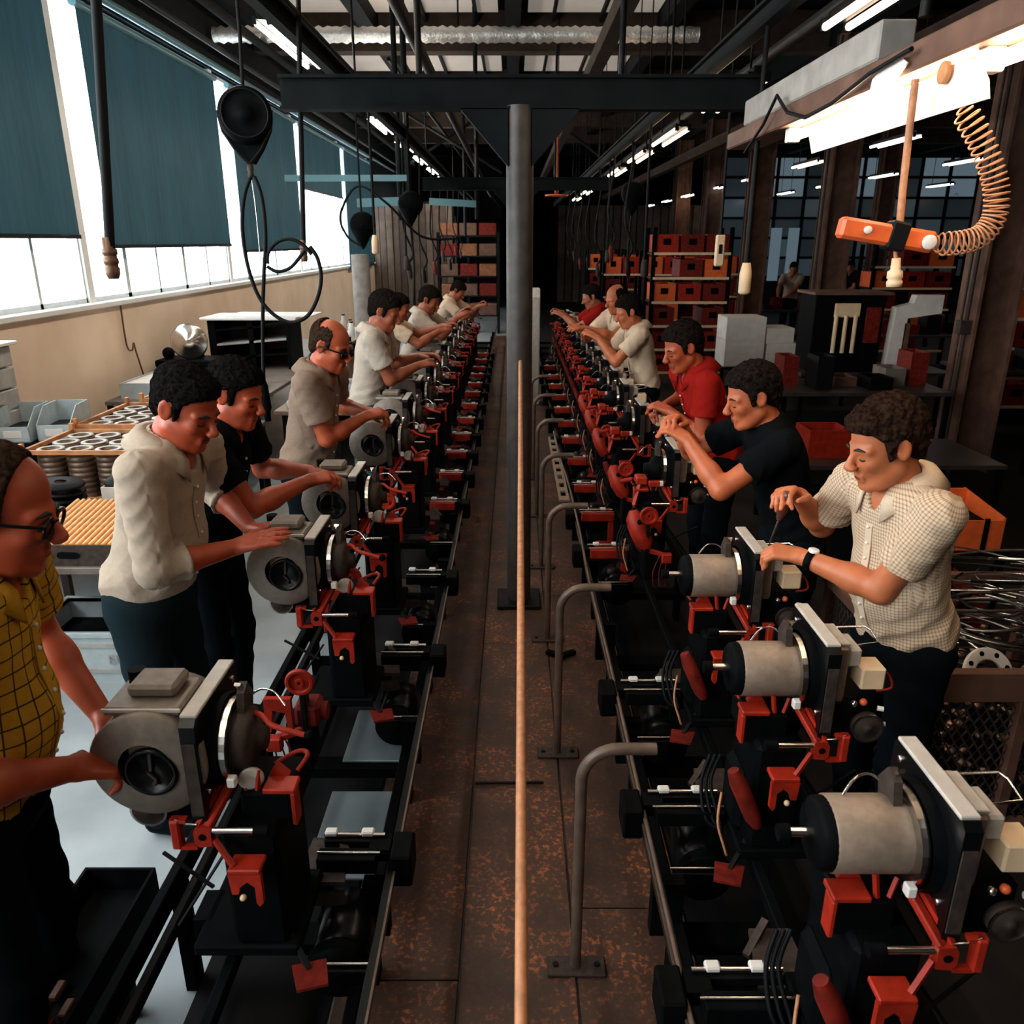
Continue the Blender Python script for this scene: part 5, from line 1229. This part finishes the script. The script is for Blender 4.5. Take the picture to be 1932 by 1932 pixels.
MB().box((-.05, -.06, .52), (.95, .56, .545), .004).build('top_board', M_WHITE, t)
MB().box((.2, .0, .545), (1.1, .5, .56), .003).build('loose_sheet', M_WHITE, t)
MB().box((.08, .48, .0), (.82, .5, .5)).build('back_panel', M_BROWN, t)
# hook cord on the wall
tag(MB().tube(spline([Vector((WX + .03, 7.45, 1.6)), Vector((WX + .03, 7.45, 1.2)), Vector((WX + .05, 7.5, 1.14)), Vector((WX + .05, 7.55, 1.2)), Vector((WX + .04, 7.6, 1.1)), Vector((WX + .04, 7.7, .82))], 6), .008, 6).build('wall_cord', M_BROWN), 'thin brown cord with a hook hanging on the tan wall', 'cord')
# pile and stand behind the man in the black polo
t = empty('machine_stand', (-1.98, 6.7, 0), 'cluttered dark machine stand with pale castings behind the black polo shirt', 'stand')
MB().box((0, 0, 0), (.5, .5, .7), .01).build('cabinet', M_DARK, t); MB().box((-.05, -.05, .7), (.55, .55, .74), .006).build('top', M_GREY, t)
for k, (x, y, z, r) in enumerate(((.1, .1, .80, .07), (.3, .15, .82, .09), (.2, .3, .95, .08), (.35, .35, 1.05, .07), (.15, .2, 1.08, .06), (.28, .2, 1.16, .08))): MB().lathe((x, y, z - .05), (.2, -.5, 1), [(0, .02), (0, r), (.03, r * 1.1), (.08, r * .7), (.1, 0)], 14).build('casting', M_LGREY if k % 2 == 0 else M_DARK, t)
MB().box((.08, -.02, .3), (.42, .0, .6)).build('white_panel', M_BINBLUE, t)
# bench with small parts behind the men on the left, further back
for i, (x, y) in enumerate(((-2.15, 8.0), (-2.6, 11.45))):
    b = table('work_table', (x, y, 0), .9, 1.8, .78, ('bench with small white parts left of the young man in white', 'farther bench with parts beyond the young man in white')[i], M_LGREY, M_DARK, shelf=.3)
    for k in range(11):
        hx_ = x + .08 + (k % 4) * .21; hy = y + .15 + (k // 4) * .5; hh = .10 + .06 * ((k * 7) % 5)
        o = empty('parts_can', (hx_, hy, .78), '%s small can from the corner of the %s left bench' % (ORD[k], ('nearer', 'farther')[i]), 'can', 'small cans on the left benches')
        m = (M_WHITE, M_LGREY, M_BROWN, M_DARK)[(k * 3 + i) % 4]
        MB().lathe((0, 0, 0), (0, 0, 1), [(0, 0), (0, .045), (hh * .7, .047), (hh * .8, .03), (hh, .026), (hh, 0)], 12).build('can_body', m, o); MB().cyl((0, 0, hh), (0, 0, hh + .02), .028, n=10).build('can_cap', M_DARK, o)
# grey bollard column left
t = empty('pipe_column', (-1.85, 10.1, 0), 'short pale grey round column behind the young man in white', 'column')
MB().cyl((0, 0, 0), (0, 0, 1.95), .11, n=20).build('post', M_GREYC, t); MB().box((-.16, -.16, 0), (.16, .16, .03)).build('base_plate', M_DARK, t)
# orange cabinet of parts far beyond
M_WOODD = mat('dull_orange_box', (.22, .075, .025), .6, 0, .3, 14)
t = empty('parts_rack', (-1.75, 19.5, 0), 'distant rack with orange boxes left of the central column', 'rack')
for x in (0, .7, 1.4): MB().box((x - .03, 0, 0), (x + .03, .5, 2.3)).build('upright', M_BEAM, t)
for k in range(5): MB().box((0, 0, .4 + k * .45), (1.4, .5, .43 + k * .45)).build('shelf', M_DARK, t)
for k in range(5):
    for j in range(3): MB().box((.06 + j * .45, -.02, .43 + k * .45), (.46 + j * .45, .4, .70 + k * .45), .01).build('box', (M_RED2, M_WOODD, M_BROWN)[(k + j) % 3], t)

# ================================================================ left foreground parts tray at the conveyor
t = empty('parts_trough', (-1.22, .2, .0), 'long black parts trough beside the left conveyor in the foreground', 'trough')
open_box(MB(), 0, 0, .33, .20, 1.62, .41, .008).build('trough', M_BLACK, t)
for y in (.1, .8, 1.5): MB().box((.06, y - .02, 0), (.14, y + .02, .33)).build('leg', M_BLACK, t)
for k in range(14): MB().tube([(.03 + .011 * k, .3 + .02 * (k % 3), .35), (.035 + .011 * k, .8, .352)], .0035, 5).build('thin_rod', M_IRON, t)
for k in range(5): MB().box((.04 + .024 * k, 1.15 + .05 * (k % 3), .342), (.06 + .024 * k, 1.2 + .05 * (k % 3), .36), .003).build('copper_part', M_RED2 if k % 2 else M_BROWN, t)

# ================================================================ right side
cols = [(4.35, 7.5), (4.45, 11.7), (4.5, 15.6), (4.55, 19.4), (4.6, 23.2), (8.6, 13.5), (8.7, 20)]
for i, (x, y) in enumerate(cols):
    t = empty('brown_column', (x, y, 0), ('nearest brown steel column with conduit, behind the checked shirt', 'second brown column, between the pendant tool and the nearest column', 'third brown column along the right hall', 'fourth brown column along the right hall', 'fifth, farthest brown column beside the rack', 'nearer brown column deep in the right hall', 'farther brown column deep in the right hall')[i], 'column')
    MB().box((-.17, -.02, 0), (.17, .02, 4.65)).box((-.19, -.17, 0), (-.16, .17, 4.65)).box((.16, -.17, 0), (.19, .17, 4.65)).build('steel_section', M_BROWN, t)
    MB().cyl((-.23, -.1, .3), (-.23, -.1, 4.6), .018, n=8).cyl((-.28, -.1, .3), (-.28, -.1, 4.6), .012, n=8).build('conduit', M_IRON, t)
    MB().box((-.30, -.14, 1.3), (-.19, -.06, 1.42), .005).build('junction_box', M_IRON, t)
# orange crate rack
def crate_rack(loc, w_, d_, levels, dz, label, ncr, red=True):
    t = empty('crate_rack', loc, label, 'rack')
    for x in (0, w_):
        for y in (0, d_): MB().box((x - .03, y - .03, 0), (x + .03, y + .03, .25 + levels * dz), .003).build('upright', M_BLACK, t)
    for k in range(levels):
        MB().box((0, -.02, .22 + k * dz), (w_, d_, .245 + k * dz)).build('shelf', M_DARK, t)
        MB().box((0, -.035, .215 + k * dz), (w_, -.02, .25 + k * dz)).build('shelf_edge', M_CREAM, t)
        for j in range(ncr):
            if (k * 5 + j * 3) % 7 == 6: continue
            cw = w_ / ncr; o = open_box(MB(), j * cw + .02, .0, .25 + k * dz, (j + 1) * cw - .02, d_ - .02, .25 + k * dz + dz * .72, .012).build('crate', (M_RED, M_RED2, M_RED2, M_ORANGE, M_RED2)[(j * 2 + k) % 5], t)
            MB().box((j * cw + cw * .35, -.006, .25 + k * dz + dz * .3), (j * cw + cw * .65, .0, .25 + k * dz + dz * .55)).build('crate_handle', M_BLACK, o)
    return t
crate_rack((2.02, 12.0, 0), 1.1, .6, 6, .34, 'rack of red and orange crates right of the white-shirted men', 3)
crate_rack((5.75, 9.4, 0), 1.4, .6, 6, .34, 'rack of red crates at the right edge behind the nearest brown column', 3)
crate_rack((6.3, 14.5, 0), 1.4, .6, 5, .36, 'distant rack of red crates in the right hall', 3)
# white cartons on a table
table('work_table', (2.75, 10.6, 0), 1.7, .9, .52, 'low table under the white cartons', M_DARK, M_BLACK)
k = 0
for (x, z, w_, h_) in ((2.80, .52, .52, .34), (2.80, .86, .52, .30), (3.36, .52, .42, .30), (3.34, .82, .36, .20)):
    o = empty('white_carton', (x, 10.65, z), ('large white carton at the lower left of its stack', 'white carton on top of the large one', 'white carton at the lower right of the stack', 'small white carton at the upper right of the stack')[k], 'carton', 'white cartons on the low table'); k += 1
    MB().box((0, 0, 0), (w_, .5, h_ - .006), .004).build('carton_body', M_CARD, o); MB().box((0, 0, h_ - .006), (w_, .248, h_), .001).box((0, .252, h_ - .006), (w_, .5, h_), .001).build('carton_flap', M_CARD, o)
# benches in the dark hall with things on them
def bench(loc, w_, d_, z, label): return table('hall_bench', loc, w_, d_, z, label, mat('dark_bench_top', (.05, .042, .038), .35, .2, .3, 5), M_BLACK, 'bench', shelf=.25)
bench((2.35, 6.9, 0), 1.5, .8, .85, 'dark bench behind the man in the red polo')
bench((1.95, 5.35, 0), 1.5, .8, .62, 'dark flat bench between the black-shirted and the checked-shirted man')
bench((3.0, 8.3, 0), 1.6, .8, .8, 'dark bench left of the nearest brown column')
bench((4.9, 8.4, 0), 1.5, .8, .8, 'dark bench right of the nearest brown column')
bench((5.2, 11.8, 0), 2.2, .9, .8, 'farther dark bench behind the second brown column')
bench((4.9, 16.2, 0), 2.6, .9, .8, 'distant dark bench before the far workers')
# white cut carton, tool cabinet with cream handles
t = empty('packing_board', (3.9, 8.38, .80), 'tall white L-shaped packing board standing on the dark bench', 'board')
MB().prism([(0, 0), (.14, 0), (.16, .55), (.50, .60), (.50, .78), (.22, .78), (.20, .70), (.03, .66)], (0, 0, 0), (1, 0, 0), (0, 0, 1), (0, 1, 0), .12).build('board_body', M_CARD, t); MB().box((.14, .0, 0), (.20, .12, .5)).build('board_lip', M_BROWN, t)
t = empty('tool_cabinet', (3.1, 8.4, .80), 'dark tool cabinet with three cream handles on the dark bench', 'cabinet')
MB().box((0, 0, 0), (.72, .45, .78), .008).build('cabinet_body', M_BLACK, t); MB().box((-.03, -.04, .78), (.78, .5, .81), .004).build('cabinet_top', M_BROWN, t)
MB().box((.2, -.03, .56), (.46, .0, .70), .006).build('handle_plate', M_CREAM, t)
for x in (.22, .32, .42): MB().cyl((x, -.03, .2), (x, -.03, .58), .022, n=8).build('handle', M_CREAM, t)
MB().box((.53, -.02, .3), (.68, .0, .66), .003).build('red_panel', M_RED2, t)
# red box and trays between the men on the right
t = empty('red_box', (2.12, 5.55, .62), 'open red box on the dark bench behind the black shirt', 'box')
open_box(MB(), 0, 0, 0, .30, .3, .2, .012).build('box_body', M_RED, t); MB().box((.03, .03, .02), (.27, .27, .1)).build('contents', M_BLACK, t)
t = empty('card_box', (2.5, 5.5, .62), 'small open carton with dark parts beside the open red box', 'box')
open_box(MB(), 0, 0, 0, .28, .3, .10, .006).build('box_body', M_TTOP, t); MB().box((.0, .02, .1), (.3, .03, .22)).build('flap', M_CARD, t); MB().ball((.14, .12, .1), .07, 10, 8, (1.3, 1, .6)).build('contents', M_BLACK, t)
t = empty('red_tray', (2.05, 4.45, 0), 'low red comb-edged tray on a dark stand between the two men', 'tray')
MB().box((0, 0, .0), (.5, .35, .60), .006).build('stand', M_BLACK, t); MB().box((0, -.02, .60), (.52, .36, .66), .004).build('tray_body', M_RED, t)
for k in range(7): MB().box((.03 + k * .07, -.02, .66), (.06 + k * .07, .36, .685)).build('tooth', M_RED2, t)
MB().ball((.08, -.03, .5), .05, 12, 8, (1, .5, .8)).build('cream_cap', M_CREAM, t)
# red bin on its stand behind the checked shirt
t = empty('bin_stand', (2.08, 3.5, 0), 'tall dark tube stand behind the man in the checked shirt', 'stand')
for x in (0, .24):
    for y in (0, .4): MB().tube([(x, y, 0), (x, y, .70)], .014, 8).build('leg', M_BLACK, t)
MB().box((-.02, -.02, .69), (.26, .42, .71)).box((-.02, -.02, .28), (.26, .42, .30)).build('shelf', M_BLACK, t); MB().bar((0, -.005, .3), (.24, -.005, .69), .015, .015).build('brace', M_BLACK, t)
for (z, lab, m, w2) in ((.71, 'orange-red parts bin on the tall tube stand', M_ORANGE, .215), (.30, 'dull red parts bin on the lower shelf of the tube stand', M_RED2, .2)):
    o = empty('parts_bin', (2.095, 3.52, z), lab, 'bin')
    pm = MB(); 
    for x in (0, w2): pm.prism([(0, 0), (.34, 0), (.37, .2), (.0, .16)], (x - .005, 0, 0), (0, 1, 0), (0, 0, 1), (1, 0, 0), .01)
    pm.box((0, 0, 0), (w2, .34, .01)).box((0, -.005, 0), (w2, .005, .15)).box((0, .335, 0), (w2, .36, .2)); pm.build('bin_body', m, o)
    MB().box((w2 * .55, -.012, 0), (w2 * .65, -.004, .16)).build('strap', M_BLACK, o); MB().box((.02, .02, .01), (w2 - .02, .32, .11)).build('contents', M_BLACK, o)
# wire mesh bin with coils and a pale flange ring
t = empty('mesh_bin', (1.37, 2.34, 0), 'expanded-metal bin beside the man in the checked shirt', 'bin')
BW, BD, BZ0, BZ1 = .85, .8, .12, .75
for (x, y) in ((0, 0), (BW, 0), (0, BD), (BW, BD), (BW * .42, 0)): MB().box((x - .02, y - .02, 0), (x + .02, y + .02, BZ1), .003).build('post', M_BROWN, t)
MB().box((-.03, -.03, BZ1 - .11), (BW + .03, .01, BZ1), .003).box((-.03, BD - .01, BZ1 - .04), (BW + .03, BD + .03, BZ1)).box((-.03, 0, BZ1 - .04), (.01, BD, BZ1)).box((BW - .01, 0, BZ1 - .04), (BW + .03, BD, BZ1)).box((-.03, -.03, BZ0), (BW + .03, .01, BZ0 + .03)).build('rim', M_BROWN, t)
MB().box((0, 0, BZ0), (BW, BD, BZ0 + .01)).build('bottom', M_BLACK, t)
def mesh_panel(o, u, v, W2, H2, nrm_):
    mb = MB(); cw, chh = .034, .052; n1 = int(W2 / cw); n2 = int(H2 / chh)
    for i in range(n1):
        for j in range(n2):
            c0 = Vector(o) + Vector(u) * ((i + .5) * cw) + Vector(v) * ((j + .5) * chh)
            L_, R_, T_, B_ = c0 - Vector(u) * cw / 2, c0 + Vector(u) * cw / 2, c0 + Vector(v) * chh / 2, c0 - Vector(v) * chh / 2
            for a_, b_ in ((L_, T_), (T_, R_), (R_, B_), (B_, L_)):
                d_ = (b_ - a_).normalized(); sd_ = d_.cross(Vector(nrm_)) * .0035; e_ = Vector(nrm_) * .002
                mb.add([a_ - sd_, b_ - sd_, b_ + sd_ + e_, a_ + sd_ + e_], [(0, 1, 2, 3)])
    return mb
q = mesh_panel((0, 0, BZ0 + .03), (1, 0, 0), (0, 0, 1), BW, BZ1 - BZ0 - .07, (0, -1, 0)).build('expanded_mesh', M_IRON, t); q['kind'] = 'stuff'
q = mesh_panel((0, BD, BZ0 + .03), (0, -1, 0), (0, 0, 1), BD, BZ1 - BZ0 - .07, (-1, 0, 0)).build('expanded_mesh', M_IRON, t); q['kind'] = 'stuff'
cg = [mat('coil_steel', (.30, .27, .25), .3, .9, .3, 20), M_DARK, M_IRON, M_STEEL]
for i in range(26):
    r_ = random.Random(i * 13 + 5); cx, cy = 1.37 + .42 + r_.uniform(-.13, .13), 2.34 + .38 + r_.uniform(-.1, .1); rr_ = r_.uniform(.15, .30); z = .56 + i * .0155
    tl = (r_.uniform(-.25, .25), r_.uniform(-.35, .15)); n = 30; pts = []
    a0, a1 = r_.uniform(0, 6.28), r_.uniform(4.6, 6.28)
    for j in range(n + 1):
        a = a0 + a1 * j / n; pts.append((rr_ * math.cos(a), rr_ * .9 * math.sin(a), rr_ * (tl[0] * math.cos(a) + tl[1] * math.sin(a))))
    o = MB().tube(pts, r_.choice((.003, .004, .006)), 6).build('wire_coil', cg[(i * 3) % 4] if i % 5 else M_STEEL, None, (cx, cy, z + .03))
    tag(o, 'one loose steel coil in the tangled heap on the mesh bin', 'coil', 'tangled coils on the mesh bin')
c = at(1862, 1270, Y=2.43)
t = empty('flange_ring', c + Vector((0, 0, .0)), 'pale drilled flange ring standing in the mesh bin', 'ring')
nv = (.05, -1, .55); MB().lathe((0, 0, 0), nv, [(0, .088), (.010, .088), (.012, .084), (.012, .05), (.010, .046), (0, .046), (0, .088)], 40).build('ring_body', M_WHITE, t)
nvn = Vector(nv).normalized(); ux = nvn.orthogonal().normalized(); uy = nvn.cross(ux)
for k in range(8): a = k * math.pi / 4 + .2; MB().lathe(ux * .069 * math.cos(a) + uy * .069 * math.sin(a) + nvn * .0122, nvn, [(0, .009), (.0006, .009), (.0006, 0)], 10).build('bolt_hole', M_BLACK, t)
t = empty('bin_contents', (1.5, 2.5, .2), 'jumble of small bright metal pieces inside the mesh bin', 'parts', kind='stuff')
mb = MB()
for i in range(220):
    r_ = random.Random(i); mb.ball((r_.uniform(-.08, .66), r_.uniform(-.1, .55), r_.uniform(-.05, .42)), r_.uniform(.010, .022), 6, 4, (1, r_.uniform(.6, 1.6), .6))
mb.build('metal_pieces', mat('copper_scrap', (.42, .27, .19), .4, .6, .4, 30), t)
# drum standing near the column
t = empty('steel_drum', (5.1, 7.2, 0), 'dark steel drum right of the nearest brown column', 'drum')
MB().lathe((0, 0, 0), (0, 0, 1), [(0, 0), (0, .28), (.02, .29), (.28, .285), (.30, .295), (.32, .285), (.58, .285), (.60, .295), (.62, .285), (.86, .285), (.88, .29), (.88, .27), (.86, .26), (.86, 0)], 28).build('drum_body', M_BLACK, t); MB().lathe((.1, 0, .86), (0, 0, 1), [(0, .03), (.015, .03), (.015, 0)], 10).build('bung', M_IRON, t)
# clutter of bins and boxes on the hall benches
k = 0
for (bx_, by_, bz_, n) in ((2.4, 7.0, .85, 6), (4.95, 8.5, .8, 6), (5.3, 11.9, .8, 8), (5.0, 16.3, .8, 9)):
    for j in range(n):
        r_ = random.Random(k * 7 + 1); w2 = r_.uniform(.12, .24); h2 = r_.uniform(.08, .3); x = bx_ + .05 + j * .235; y = by_ + r_.uniform(0, .3); m = (M_RED2, M_BLACK, M_IRON, M_BROWN, M_RED2, M_DARK, M_TTOP)[(k * 5) % 7]
        o = empty('parts_box', (x, y, bz_), '%s parts box from the left on the %s dark hall bench' % (ORD[j], {2.4: 'nearest', 4.95: 'right-hand', 5.3: 'farther', 5.0: 'farthest'}[bx_]), 'box', 'boxes on the dark hall benches'); k += 1
        open_box(MB(), 0, 0, 0, min(w2, .2), .28, h2, .01).build('box_body', m, o); MB().box((.02, .02, .01), (min(w2, .2) - .02, .26, h2 * .7)).build('contents', M_DARK, o)
# blue glazed wall far right
M_BLUEP = [mat('blue_dusk_glass_%d' % i, (.10, .14, .17), .3, emit=(.42, .60, .72), estr=e) for i, e in enumerate((.015, .05, .20))]
wn = struct(empty('window_9', (6.5, 27.0, 1.0)))
for i in range(17):
    for j in range(6):
        e = 2 if (j >= 4 and i % 3) else (1 if (i + j) % 3 == 0 else 0)
        MB().box((i * .9 + .05, 0, j * .6 + .04), (i * .9 + .85, .02, j * .6 + .56)).build('pane', M_BLUEP[e], wn)
fr = MB()
for i in range(18): fr.box((i * .9 - .05, -.04, 0), (i * .9 + .05, .04, 3.6))
for j in range(7): fr.box((0, -.04, j * .6 - .04), (15.3, .04, j * .6 + .04))
fr.build('window_frame', M_BEAM, wn)
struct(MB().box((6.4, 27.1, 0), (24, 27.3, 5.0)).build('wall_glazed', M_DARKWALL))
# small lit doorway and far rails
wn = struct(empty('window_10', (7.6, 26.6, .9)))
for i, x in enumerate((0, .55, 1.1)): MB().box((x, 0, 0), (x + .34, .02, 1.6)).build('pane', M_BLUEP[2], wn)
# far clutter down the right line: pale boxes and cabinet by the column
t = empty('white_cabinet', (.28, 10.6, .022), 'narrow pale cabinet just right of the central column', 'cabinet')
MB().box((-.06, 0, 0), (.07, .3, 1.5), .006).build('cabinet_body', M_CARD, t); MB().box((-.05, -.01, .1), (.06, 0, 1.4), .003).build('door', M_LGREY, t)
for i in range(7):
    r_ = random.Random(i + 50); x = 1.75 + .75 * (i % 4); y = 15.5 + 3 * (i // 4) + r_.uniform(0, 1)
    crate_rack((x, y, 0), .7, .5, 4, .42, '%s distant narrow crate rack before the board partition' % ORD[i], 2)

# more dark hoses and tools hanging down over the far parts of both lines
for i in range(14):
    r_ = random.Random(i + 300); sgn = -1 if i % 2 else 1; y = 8.4 + i * .75; x = sgn * (1.15 if i % 3 else .95); z0 = 1.75 + r_.uniform(0, .3); zt = 3.1 if sgn < 0 else 3.02
    if abs(x) < 1.1: x = sgn * 1.15
    t = empty('hanging_hose', (x, y, z0), '%s dark hose loop hanging over the far part of the lines, counted from the camera' % ORD[i], 'hose', 'dark hoses over the far lines')
    MB().tube(spline([Vector((0, 0, zt - z0 + .005)), Vector((.02 * sgn, .05, .9)), Vector((-.04, .0, .4)), Vector((.05, .02, .12)), Vector((0, 0, 0))], 6), .012, 6).build('hose', M_RUBBER, t)
    MB().lathe((0, 0, .02), (.1, 0, -1), [(0, 0), (0, .015), (.05, .028), (.16, .026), (.19, .012), (.19, 0)], 10).build('hand_tool', (M_DARK, M_IRON, M_RED2)[i % 3], t)
